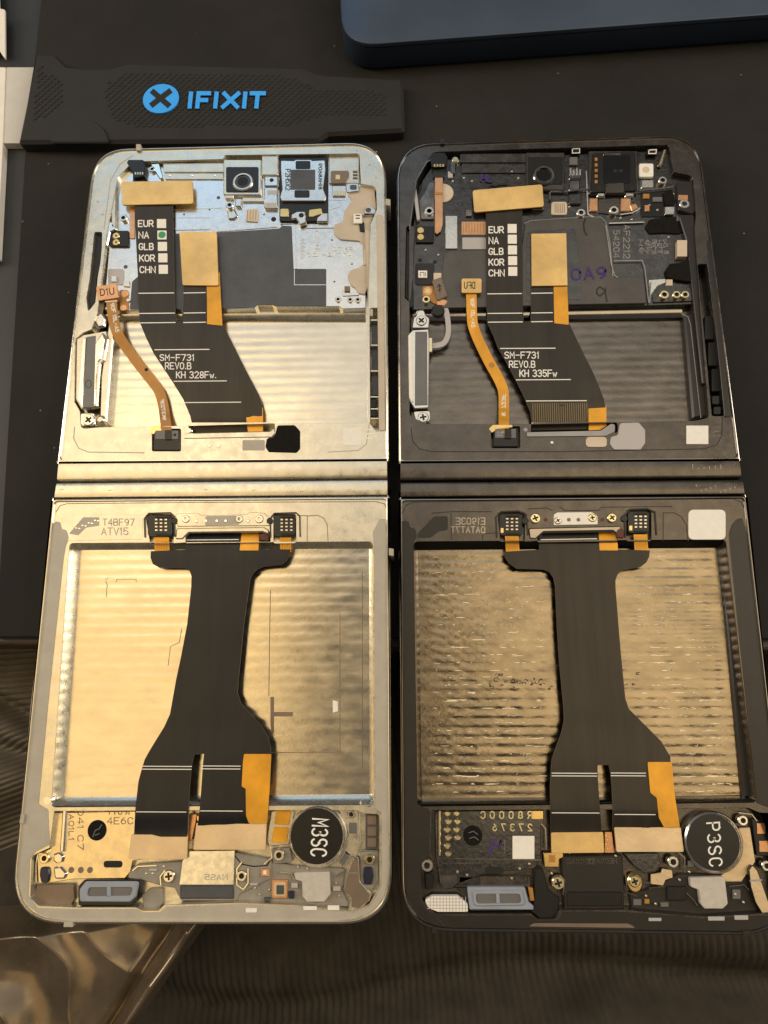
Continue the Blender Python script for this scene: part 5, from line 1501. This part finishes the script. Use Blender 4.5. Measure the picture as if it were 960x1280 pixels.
hp = pl(RP, "hinge_plate", m_whiteb, [(692.4, 643, 3), (697, 640.5, 3), (740, 640, 5), (747, 645, 3), (747.3, 655.5), (692.4, 656.5)], ZL, ZL + .3, 1, .08)
for hx in (711, 723):
    dc(hp, "plate_hole", m_bwleaf, hx, 649.6, 2.4, ZL + .3, ZL + .33, 0, n=14)
screw(RP, m_steel, m_dark, 697.5, 650.5, 4.6, ZL + .3, 6.5, 30)
screw(RP, m_brass, m_dark, 740.6, 647, 5.2, ZL + .3, 6.5, 10)
screw(RP, m_brass, m_dark, 669.4, 647.6, 6.6, ZL, 6.5, 20)
screw(RP, m_brass, m_dark, 765.3, 647, 6.2, ZL, 6.5, 35)
for hx in (682, 753):
    dc(RP, "locating_dot", m_rust, hx, 649.6, 2.4, ZL, ZL + .05, 0, n=14)
pl(RP, "hinge_bar", md_rim, [(659, 659, 4), (765, 656.5), (776, 656, 4), (780, 664, 4), (774, 671, 3), (766, 664.5), (680, 666), (670, 675), (661, 674)], 5.0, 6.2, 3, .4)
pl(RP, "foam_plug", m_rust, [(770, 663), (776, 659), (781, 664), (780, 673), (772, 672)], 5.4, 6.3, 2, .2)
for cxa, cy_, flip in ((638, 0, 1), (799, -3, -1)):
    k = bx(RP, "board_connector", m_green_pcb, cxa - 13.5, 642 + cy_, cxa + (15 if flip > 0 else 12.5), 669.5 + cy_, 4.6, 6.2, 4, .12)
    for a in range(3):
        for b_ in range(4):
            bx(k, "contact_pin", m_dot, cxa - 4 + a * 6 - 1.4, 647.5 + cy_ + b_ * 4.4, cxa - 4 + a * 6 + 1.6, 649.4 + cy_ + b_ * 4.4, 6.2, 6.3, .3, .02)
    bx(k, "socket_wall", m_black, cxa - 5, 643 + cy_, cxa + 11, 645.4 + cy_, 6.2, 6.5, .5, .05)
    bx(k, "socket_wall", m_black, cxa - 5, 665.4 + cy_, cxa + 11, 667.6 + cy_, 6.2, 6.5, .5, .05)
    bx(k, "gold_contact", m_goldm, cxa - 12, 660 + cy_, cxa - 8.6, 666 + cy_, 6.2, 6.3, .4, .02)
    strokes(k, "gasket_line", m_black, [[(cxa - 17, 671), (cxa - 18, 646 + cy_), (cxa - 12, 639.5 + cy_), (cxa + 10, 638.6 + cy_), (cxa + 20, 643 + cy_), (cxa + 22, 668)]], 1.6, ZL + .02, .3)
    dc(k, "connector_ear", m_black, cxa + 18.5 * flip, 651 + cy_, 4.4, 5.9, 6.3, .1)
    cable(RP, "connector_flex", [m_amber, m_edge], [(cxa - 7, 668), (cxa - 5.5, 690)], [(cxa + 10, 668), (cxa + 11.5, 690)], lambda y: interp([(668, 5.8), (690, 5.2)], y), .1, 4)
    for q in range(5):
        strokes(k, "flex_trace", m_amberd, [[(cxa - 4 + q * 3, 671), (cxa - 3.4 + q * 3, 688)]], .5, lambda x, y: interp([(668, 5.8), (690, 5.2)], y) + WOB(x, y), .02)
zW2 = lambda y: interp([(662, 4.6), (674, 5.2), (700, 5.3), (800, 5.5), (900, 5.8), (960, 6.05), (1012, 6.2), (1045, 5.6)], y)
lc = cable(RP, "battery_flex", [m_flexb, m_edge],
           [(674, 667), (674, 687), (630, 689.6), (631.5, 697), (636, 704), (645.7, 711), (664, 711.4), (679, 712), (687, 715.4), (691.5, 722), (694, 733), (696, 780), (698.4, 820), (702, 860), (704.5, 886), (705, 900), (702, 915), (695, 934), (690, 948), (689, 957)],
           [(750, 665), (750, 686), (812.3, 688), (811.5, 696), (808, 703), (801, 708.5), (788, 711), (777, 713.5), (772, 718), (769.4, 725.4), (769.4, 734), (773, 780), (776.4, 820), (780, 856), (781.7, 873), (786, 886), (797, 897), (826.7, 926.7), (838, 946), (838.3, 955.5)], zW2, cols=10, extra=[
               ([(689, 957), (688.5, 965), (687.5, 982), (688, 1012), (688.7, 1044)], [(747, 956.4), (747, 966), (748, 982), (750, 1012), (752.5, 1044)]),
               ([(761, 956.3), (763, 966), (764.6, 982), (766, 1012), (766, 1038)], [(838.3, 955.5), (838, 966), (832, 985), (822, 1012), (830, 1038)])])
zW2p = lambda x, y: zW2(y) + WOB(x, y)
strokes(lc, "print_line", m_white, [[(676, 674.6), (746, 673.4)]], 1.0, zW2p)
for (xa, xb, yy) in ((690, 746, 966.4), (690, 746, 969.8), (764, 807, 966.2), (764, 807, 969.6), (690, 749, 1016), (768.5, 819, 1018)):
    strokes(lc, "print_line", m_white, [[(xa, yy), (xb, yy + .3)]], 1.0, zW2p)
pl(lc, "stiffener", m_tape, [(688.7, 1040.5), (754, 1040), (755.5, 1066), (689.3, 1066.5)], 5.3, 5.65, 2, .04, side=m_tapee)
pl(lc, "stiffener", m_tape2, [(767.5, 1034), (851, 1034), (855, 1065), (770.7, 1065)], 5.4, 5.75, 2, .04, side=m_tapee)
pl(lc, "polyimide_tape", m_amber, [(809.5, 952.5), (840, 952.5), (843.7, 995), (850, 1034), (830, 1034), (823.7, 1022.5), (821, 997.5), (813, 991)], 6.14, 6.3, 1.5, .02)
cable(RP, "polyimide_tab", [m_amber, m_edge], [(748.5, 666), (749.5, 688)], [(771, 665), (772.5, 688)], lambda y: zW2(y) + .12, .1, 3)
pl(RP, "slot_insert", m_black, [(673, 665), (770, 664), (770, 675), (673, 676)], 3.0, 4.3, 1, .1)

# lower board area
gd = pl(RP, "lower_deck_plate", md_plate, [(544, 1014), (680, 1012.5), (680, 1028), (676, 1034), (676, 1075), (668, 1086), (610, 1090), (576, 1104), (552, 1106), (547, 1088)], 3.6, 4.8, 2, .1)
for k in range(6):
    for q in range(2 if k < 4 else 1):
        dc(gd, "bright_bump", m_brass, 559 + q * 12 + (k % 2) * 1.5, 1017 + k * 10.2, 4.4, 4.8, 5.1, .25, ry=3.4, n=12)
bx(gd, "bright_edge", m_brass, 548, 1013.5, 551, 1070, 4.8, 5.05, .5, .08)
text(gd, m_brass, "R8000C", 601, 1014.5, 64, 8.5, 4.8, 1.3, rise=.08, mirror=True, gap=5)
text(gd, m_brass, "27376", 616, 1030, 49, 8.5, 4.8, 1.3, rise=.08, mirror=True, gap=5)
rdh = dc(RP, "round_plug", m_foam, 591, 1044.5, 12, 4.7, 4.95, .15)
strokes(rdh, "plug_crease", m_greyp, [[(586, 1041), (592, 1039), (597, 1043)], [(587, 1048), (593, 1046), (598, 1050)]], 1.0, 4.95, .03)
strokes(gd, "marker_writing", m_purple, [[(615, 1049), (611, 1068)], [(619, 1049), (614, 1066)], [(622, 1061), (626, 1050), (624, 1058), (628, 1049)], [(619, 1057), (627, 1056)]], 1.8, 4.8)
strokes(gd, "marker_writing", m_ink, [[(562, 1086), (568, 1077), (569, 1086)], [(563, 1083), (570, 1082)], [(578, 1078), (585, 1080), (581, 1085)], [(591, 1085), (597, 1076), (599, 1085)], [(592, 1082), (599, 1082)]], 1.6, 4.8)
bx(gd, "square_sticker", m_whiteb, 640.7, 1045, 668, 1073.7, 4.8, 4.86, .6, .01)
strokes(gd, "deck_ridge", md_rim, [[(552, 1073), (676, 1075)], [(552, 1079), (600, 1079)], [(631, 1050), (631, 1066)]], 1.0, 4.8, .1)
bx(RP, "gold_tab", m_goldm, 665, 1013.5, 679, 1024, 4.8, 5.0, .6, .04)
bx(RP, "black_slot", m_dark, 606, 1083.7, 630, 1092, 4.8, 4.86, 4, 0)
bx(RP, "deck_lower_step", md_frame, 556, 1094, 664, 1110, 3.6, 4.6, 3, .2)
cg = pl(RP, "clear_plug", md_rim, [(548, 1093), (572, 1093), (573, 1104), (566, 1111), (556, 1111), (549, 1104)], 4.4, 4.9, 3, .15)
gbk = pl(RP, "gold_bracket", m_goldm, [(679, 1066), (704, 1065), (704, 1072), (699, 1074), (699, 1084), (681, 1084)], 4.6, 5.0, 1, .1)
bx(gbk, "bracket_slot", m_amberd, 686, 1069, 694, 1078, 5.0, 5.04, .5, 0)
pl(RP, "copper_traces", m_copper, [(756, 1040), (765, 1040), (768, 1066), (756, 1066)], 4.4, 4.7, 1, .03)
for k in range(4):
    dc(RP, "solder_dot", m_goldm, 757.5 + (k % 2) * 2, 1044 + 5.6 * k, 1.8, 4.7, 4.8, .05, n=12)
post(RP, m_steel, m_dark, 533.7, 1082, 7.4, 4.6, 5.6)
pl(RP, "rubber_plug", m_black, [(531, 1091), (542, 1091), (543, 1101), (541, 1112), (532, 1112), (531, 1101)], 4.4, 5.2, 3, .2)
msh = pl(RP, "mesh_patch", m_whiteb, [(531, 1125, 3), (540, 1120.5, 3), (572.5, 1120.5, 4), (584.5, 1130, 3), (585, 1140), (547.5, 1140, 4), (535, 1135, 3)], 4.6, 5.95, 2, .06)
strokes(msh, "mesh_line", m_greyl, [[(538 + 4 * k, 1121.5), (538 + 4 * k, 1139 - (4 if k < 3 else 0))] for k in range(12)] + [[(534 if k else 538, 1123.5 + 4 * k), (578 if k < 2 else 584, 1123.5 + 4 * k)] for k in range(4)], .8, 5.95, .012)
sp = pl(RP, "speaker_gasket", m_bluegrey, [(584, 1109, 3), (656, 1109, 3), (661, 1128), (667, 1133), (667, 1137.5), (587, 1138, 3)], 4.2, 5.7, 1, .15)
pl(sp, "gasket_ring", m_bluegrey, [(590, 1113, 4), (653, 1113, 4), (657, 1132, 5), (593, 1133, 5)], 5.7, 6.0, 4, .15, holes=[[(594, 1117), (650, 1117), (652, 1129), (596, 1129.5)]])
pl(sp, "mesh_window", m_greyp, [(593, 1116), (651, 1116), (653, 1130), (595, 1130.5)], 5.7, 5.78, 1, .02)
pl(sp, "gasket_bridge", m_bluegrey, [(619.5, 1116), (624.5, 1116), (625.5, 1130), (620.5, 1130)], 5.78, 6.0, .5, .1)
pl(RP, "amber_shim", m_amberd, [(660, 1109), (666, 1110), (668, 1126), (663, 1126)], 4.6, 5.2, .8, .05)
pl(RP, "black_frame_insert", m_black, [(668, 1086), (678, 1084), (686, 1112), (700, 1122, 4), (698, 1142, 5), (692, 1148, 4), (674, 1148, 4), (664, 1140), (668, 1128)], 3.8, 5.2, 2, .2)
screw(RP, m_brass, m_dark, 698, 1104, 8.2, 4.6, 5.6, 15)
bp_ = pl(RP, "brushed_plate", md_plast, [(702, 1070), (778, 1068), (781, 1112), (780, 1136), (706, 1137), (704, 1112)], 3.8, 5.0, 3, .2)
text(bp_, md_frame, "BECIIA8", 708, 1074, 34, 6, 5.0, .9, rise=.02, mirror=True)
text(bp_, md_frame, "HEC8A5T", 735, 1073, 36, 6, 5.0, .9, rise=.02, mirror=True)
bx(RP, "usb_shell", m_black, 706, 1112, 780, 1136, 4.0, 5.15, 4, .5)
pl(RP, "pour_plate", md_plate, [(779, 1066), (823, 1066), (826, 1080), (820, 1090), (805, 1092), (792, 1082)], 4.0, 5.0, 3, .15)
dc(RP, "oval_boss", m_goldm, 793.7, 1104, 9.5, 4.2, 5.2, .2, ry=11)
screw(RP, m_brass, m_dark, 793.7, 1102, 7.2, 5.2, 5.6, 20)
post(RP, m_steel, m_dark, 841.7, 1077.5, 7, 4.4, 5.6)
pl(RP, "gold_leaf_tab", m_tape2, [(814, 1093), (827, 1091), (828, 1086), (840, 1088), (841, 1097), (832, 1100), (829, 1107), (814, 1105)], 4.4, 4.8, 1, .06)
pl(RP, "gold_plate", m_tape2, [(924, 1035), (937.5, 1034.5), (944, 1077), (927, 1102), (906, 1102), (902, 1094), (918, 1082), (926, 1062)], 4.2, 4.7, 1, .06)
dc(RP, "motor_well", md_rim, 892, 1053, 37.5, 3.6, 4.9, .2, n=48)
vm = dc(RP, "vibration_motor", m_steel, 892, 1053, 35.5, 4.9, 6.3, .35, n=56)
dc(vm, "motor_face", m_black, 891.6, 1053, 33.2, 6.3, 6.36, .03, n=56)
text(vm, m_white, "P3SC", 899, 1028, 54, 15.5, 6.36, 2.0, ang=86, gap=2.2)
post(RP, m_steel, m_dark, 929, 1025.7, 6.4, 4.4, 5.6)
cs = pl(RP, "contact_strip", m_black, [(940, 1024), (985, 1024), (988, 1070), (946, 1070)], 3.6, 4.8, 2, .1)
bx(cs, "contact_pad", m_copper, 946.7, 1029, 957, 1042.5, 4.8, 5.0, .8, .05)
bx(cs, "contact_pad", m_copper, 949.5, 1051, 961, 1065, 4.8, 5.0, .8, .05)
post(RP, m_steel, m_dark, 958.7, 1082.5, 6.4, 4.4, 5.6)
lv = pl(RP, "leaf_antenna", m_tape2, [(936, 1088, 3), (940, 1080, 3), (947, 1088), (953, 1104), (962, 1130), (964, 1144, 4), (955, 1146, 4), (944, 1128), (938, 1108)], 4.2, 5.6, 2, .15, side=m_black)
strokes(lv, "leaf_fold", m_bluegrey, [[(938, 1101), (952, 1100)]], 2.0, 5.6, .05)
pl(RP, "cloth_pad", m_cloth, [(862.5, 1097.5), (906, 1096), (910, 1130), (903.7, 1136), (881, 1136), (876, 1130), (873.7, 1112.5), (863.7, 1108.7)], 4.4, 5.4, 2.5, .1)
pl(RP, "lower_platform", md_plast, [(786, 1115), (808, 1112), (850, 1092), (870, 1092), (938, 1096), (944, 1130), (950, 1142), (880, 1144), (812, 1138), (790, 1136)], 3.6, 4.4, 3, .15)
mic = bx(RP, "microphone_chip", m_black, 834, 1108, 858, 1126, 4.4, 4.9, 2, .15)
dc(mic, "chip_port", m_dark, 845, 1121, 3, 4.9, 4.93, 0)
for (xa, ya, xb, yb) in ((811, 1147.6, 827, 1151.6), (885.5, 1146, 906, 1151), (918.5, 1144.4, 935.5, 1150)):
    bx(RP, "ground_tab", m_greyl, xa, ya, xb, yb, ZL + .05, 6.25, .8, .06)
for pts in ([(550, 173), (556, 173), (556, 180), (550, 180)], [(540, 1160), (546, 1160), (546, 1167), (540, 1167)], [(929, 1163), (938, 1163), (938, 1170), (929, 1170)]):
    pl(RP, "antenna_band", md_plast, pts, .8, 6.47, .8, .05)

# small moulded ridges, solder points and seams
for pts in ([(576, 190), (657, 187)], [(700, 240), (735, 236)], [(757, 282), (760, 300), (764, 330), (768, 344), (772, 347)], [(844, 218), (866, 222), (868, 240)], [(800, 238), (830, 235), (842, 233)], [(735, 186), (797, 183)], [(814, 352), (812, 378)]):
    strokes(RP, "bright_edge", md_rim, [pts], 1.2, ZD + .5, .2)
for pts in ([(546, 1012), (600, 1011), (678, 1010)], [(545, 1016), (546, 1070), (550, 1094)], [(677, 1030), (682, 1036), (683, 1062)], [(700, 1094), (706, 1100), (704, 1118)], [(782, 1092), (784, 1116), (796, 1120)],
            [(848, 1066), (856, 1072), (856, 1090)], [(812, 1110), (832, 1108)], [(858, 1116), (866, 1124), (872, 1132)], [(912, 1108), (930, 1106), (936, 1112)], [(924, 1016), (940, 1018), (946, 1026)]):
    strokes(RP, "moulded_ridge", md_rim, [pts], 1.2, 4.8, .25)
for x_, y_ in ((572, 1090), (584, 1094), (640, 1098), (650, 1086), (662, 1080), (808, 1120), (820, 1130), (850, 1100), (862, 1090), (920, 1118), (930, 1128), (690, 1092), (712, 1066), (770, 1070)):
    dc(RP, "solder_dot", m_dot, x_, y_, 1.5, 4.5, 5.1, .08, n=12)
for x_, y_ in ((580, 222), (590, 226), (640, 214), (648, 222), (712, 258), (718, 246), (806, 246), (812, 256), (822, 262), (850, 282), (836, 296), (566, 226), (532, 312), (548, 318), (776, 272), (790, 274), (842, 242), (730, 238)):
    dc(RP, "solder_dot", m_dot, x_, y_, 1.3, ZD, 5.05, .06, n=12)
for (xa, ya, xb, yb, m_) in ((792, 1124, 802, 1132, m_greyp), (806, 1124, 812, 1130, m_amberd), (826, 1128, 836, 1134, m_greyp), (916, 1112, 926, 1124, m_greyp), (644, 1094, 660, 1104, md_plate), (574, 1096, 600, 1106, md_plate), (860, 1076, 868, 1084, m_greyp)):
    bx(RP, "tiny_chip", m_, xa, ya, xb, yb, 4.3, 4.8, .8, .08)
for (xa, ya, xb, yb, m_) in ((712, 196, 722, 206, m_greyp), (804, 242, 812, 248, m_amberd), (816, 246, 828, 252, m_greyp), (806, 256, 812, 264, m_copper), (846, 270, 854, 276, m_greyp), (560, 214, 566, 222, m_greyl), (582, 262, 590, 270, md_rim), (716, 226, 722, 230, m_goldm)):
    bx(RP, "tiny_chip", m_, xa, ya, xb, yb, ZD, 5.2, .8, .08)
for k in range(9):
    strokes(lf, "ledge_scratch", m_greyl, [[(870 + 6 * k, 606 + (k * 7) % 9), (871 + 6 * k, 608 + (k * 7) % 9)]], .6, 6.26, .02)
for k in range(6):
    strokes(uf, "ledge_scratch", m_greyl, [[(866 + 7 * k, 580 + (k * 5) % 6), (866 + 7 * k, 586 + (k * 5) % 5)]], .6, 6.26, .02)

# ---------------------------------------------------------------- things lying around
TC = thing("tool_case", "black rubber tool case lid with knurled panel and blue cross emblem", "tool case", (*P(260, 130, 0), 0))
TZ = 3.2
body = pl(TC, "case_body", m_rubber, [(43, 66, 3), (70, 68, 4), (84, 82, 6), (112, 85, 6), (140, 84, 6), (160, 78, 4), (380, 84, 4), (400, 92, 6), (504, 98, 5), (506, 163, 5), (410, 168, 5), (398, 176, 5), (22, 178, 3), (32, 130)], 0, TZ, 2, .7)
pl(TC, "thumb_notch", m_rubber, [(62, 178), (63, 166), (72, 155), (86, 149), (103, 147.5), (118, 151), (130, 160), (135, 170), (135, 178)], TZ, TZ + .5, 4, .45)


def knurl(outline, name):
    rnd = random.Random(3)
    bm = bmesh.new()
    ol = [Vector(p) for p in outline]

    def inside(x, y):
        c = False
        for i in range(len(ol)):
            a, b = ol[i - 1], ol[i]
            if (a.y > y) != (b.y > y) and x < (b.x - a.x) * (y - a.y) / (b.y - a.y) + a.x:
                c = not c
        return c
    y, j = 84.0, 0
    while y < 162:
        x = 36.0 + (j % 2) * 4.0
        while x < 490:
            yy = y + (x - 36) * .012
            if inside(x, yy):
                c = P(x, yy, TZ)
                s = .74
                b4 = [bm.verts.new((c[0] + a * s, c[1] + b * s * .7, TZ - .02)) for a, b in ((1, .25), (0.1, 1), (-1, -.25), (-.1, -1))]
                t4 = [bm.verts.new((c[0] + a * s * .5, c[1] + b * s * .4, TZ + .20)) for a, b in ((1, .25), (.1, 1), (-1, -.25), (-.1, -1))]
                for i in range(4):
                    bm.faces.new((b4[i - 1], b4[i], t4[i], t4[i - 1]))
                bm.faces.new(t4)
            x += 8.0
        y += 3.6; j += 1
    finish(name, bm, m_rubber, TC, smooth=False, kind="stuff")


knurl([(128, 118), (134, 104), (152, 91), (330, 92), (368, 97), (400, 112), (484, 115), (484, 145), (396, 146), (366, 157), (172, 160), (142, 148)], "knurled_grip")
knurl([(48, 80), (60, 92), (74, 99), (80, 112), (78, 128), (66, 142), (40, 154), (44, 118)], "knurled_grip")
em = dc(TC, "emblem", m_blue, 201, 123, 22.5, TZ, TZ + .42, .05, ry=21.5, n=56)
strokes(em, "emblem_cross", m_rubber, [[(190.5, 130.5), (211.5, 114.5)], [(191.5, 115), (210, 131)]], 7.0, TZ + .42, .02)
for s_, x_, w_ in (("I", 236.5, .1), ("F", 246.5, 13.5), ("I", 268.5, .1), ("X", 278.5, 18), ("I", 304.5, .1), ("T", 312.5, 16)):
    g_ = glyph_lines(s_ if s_ != "I" else "I", x_, 116.5, w_ if w_ > 1 else 1.0, 17.0, 0, False, 1.5, 0.0)
    g_ = [[(x + (133.5 - y) * .10, y) for x, y in l] for l in g_]
    strokes(TC, "blue_letter", m_blue, g_, 5.2, TZ + .3, .14)

# laptop corner
LT = 14.0
lp_z = LT


def laptop():
    base = [P(424, -160, 0), P(426, 62, 0), P(446, 89, 0), P(474, 88.5, 0), P(980, 51, 0), P(1500, 14, 0), P(1500, -160, 0)]
    # footprint from the lower edge on the mat, rounded front corner
    a = Vector(P(473, 89, 0)); b = Vector(P(955, 53.5, 0))
    d = (b - a).normalized(); n = Vector((-d.y, d.x))
    c0 = Vector(P(430, 60, 0))
    corner = a - d * max(2.0, (a - c0).dot(d))
    L_, D_ = 300.0, 215.0
    pts = [corner, corner + d * L_, corner + d * L_ + n * D_, corner + n * D_]
    l = clean(ccw([tuple(p) for p in rp([(p.x, p.y, 9.0) for p in pts], 9.0, 12)]))
    T = thing("laptop", "closed dark blue aluminium laptop with a rounded corner behind the graphite phone", "laptop", (pts[0].x, pts[0].y, 0))
    bm = bmesh.new()
    r = [ring_v(bm, inset(l, i), z) for i, z in ((1.2, 0.0), (.3, .5), (0, 1.4), (0, 6.6))]
    for q, s in zip(r, r[1:]): wall(bm, q, s)
    fill(bm, [r[0]]); fill(bm, [r[-1]])
    finish("base", bm, m_laptop, T, angle=.5)
    bm = bmesh.new()
    r = [ring_v(bm, inset(l, i), z) for i, z in ((.15, 6.75), (0, 6.9), (0, HL - .5), (.12, HL - .15), (.45, HL))]
    for q, s in zip(r, r[1:]): wall(bm, q, s)
    fill(bm, [r[0]]); fill(bm, [r[-1]])
    finish("lid", bm, m_laptop, T, angle=.5)


# thickness that puts the top edge where the photo shows it
HL = 7.5
_b = P(700, 72.5, 0)
for k in range(300):
    z = k * .05
    # height whose edge point projects onto photo row 46 at this spot
    v = Vector((_b[0] - CX, _b[1] - CY, z - CZ))
    row = 640 - FPX * v.dot(UPV) / v.dot(FWD)
    if row <= 47: break
HL = max(8.0, z)
laptop()

# white card box and grey paper at the side
def side_box():
    T = thing("card_strip", "white folded card lying beside the grey paper at the table side", "card", (*P(-20, 150, -1.6), -1.6))
    pl(T, "card_panel", m_paper, [(7, 84), (3, 190), (-4, 320), (-80, 340), (-80, 80)], -1.6, .6, 1, .1)
    pl(T, "card_flap", m_paper, [(-30, -30), (-2, -30), (-1, 10), (6, 12), (6.5, 74), (-3, 60), (-40, 60)], .7, 1.3, 1, .1)


side_box()
sh = pl(None, "paper_sheet", m_sheet, [(8, 84), (30, 84), (60, 84), (50, 179), (4, 179)], -1.6, .35, .5, .05)
sh["label"] = "pale grey paper sheet tucked under the black tool case"
sh["category"] = "paper"
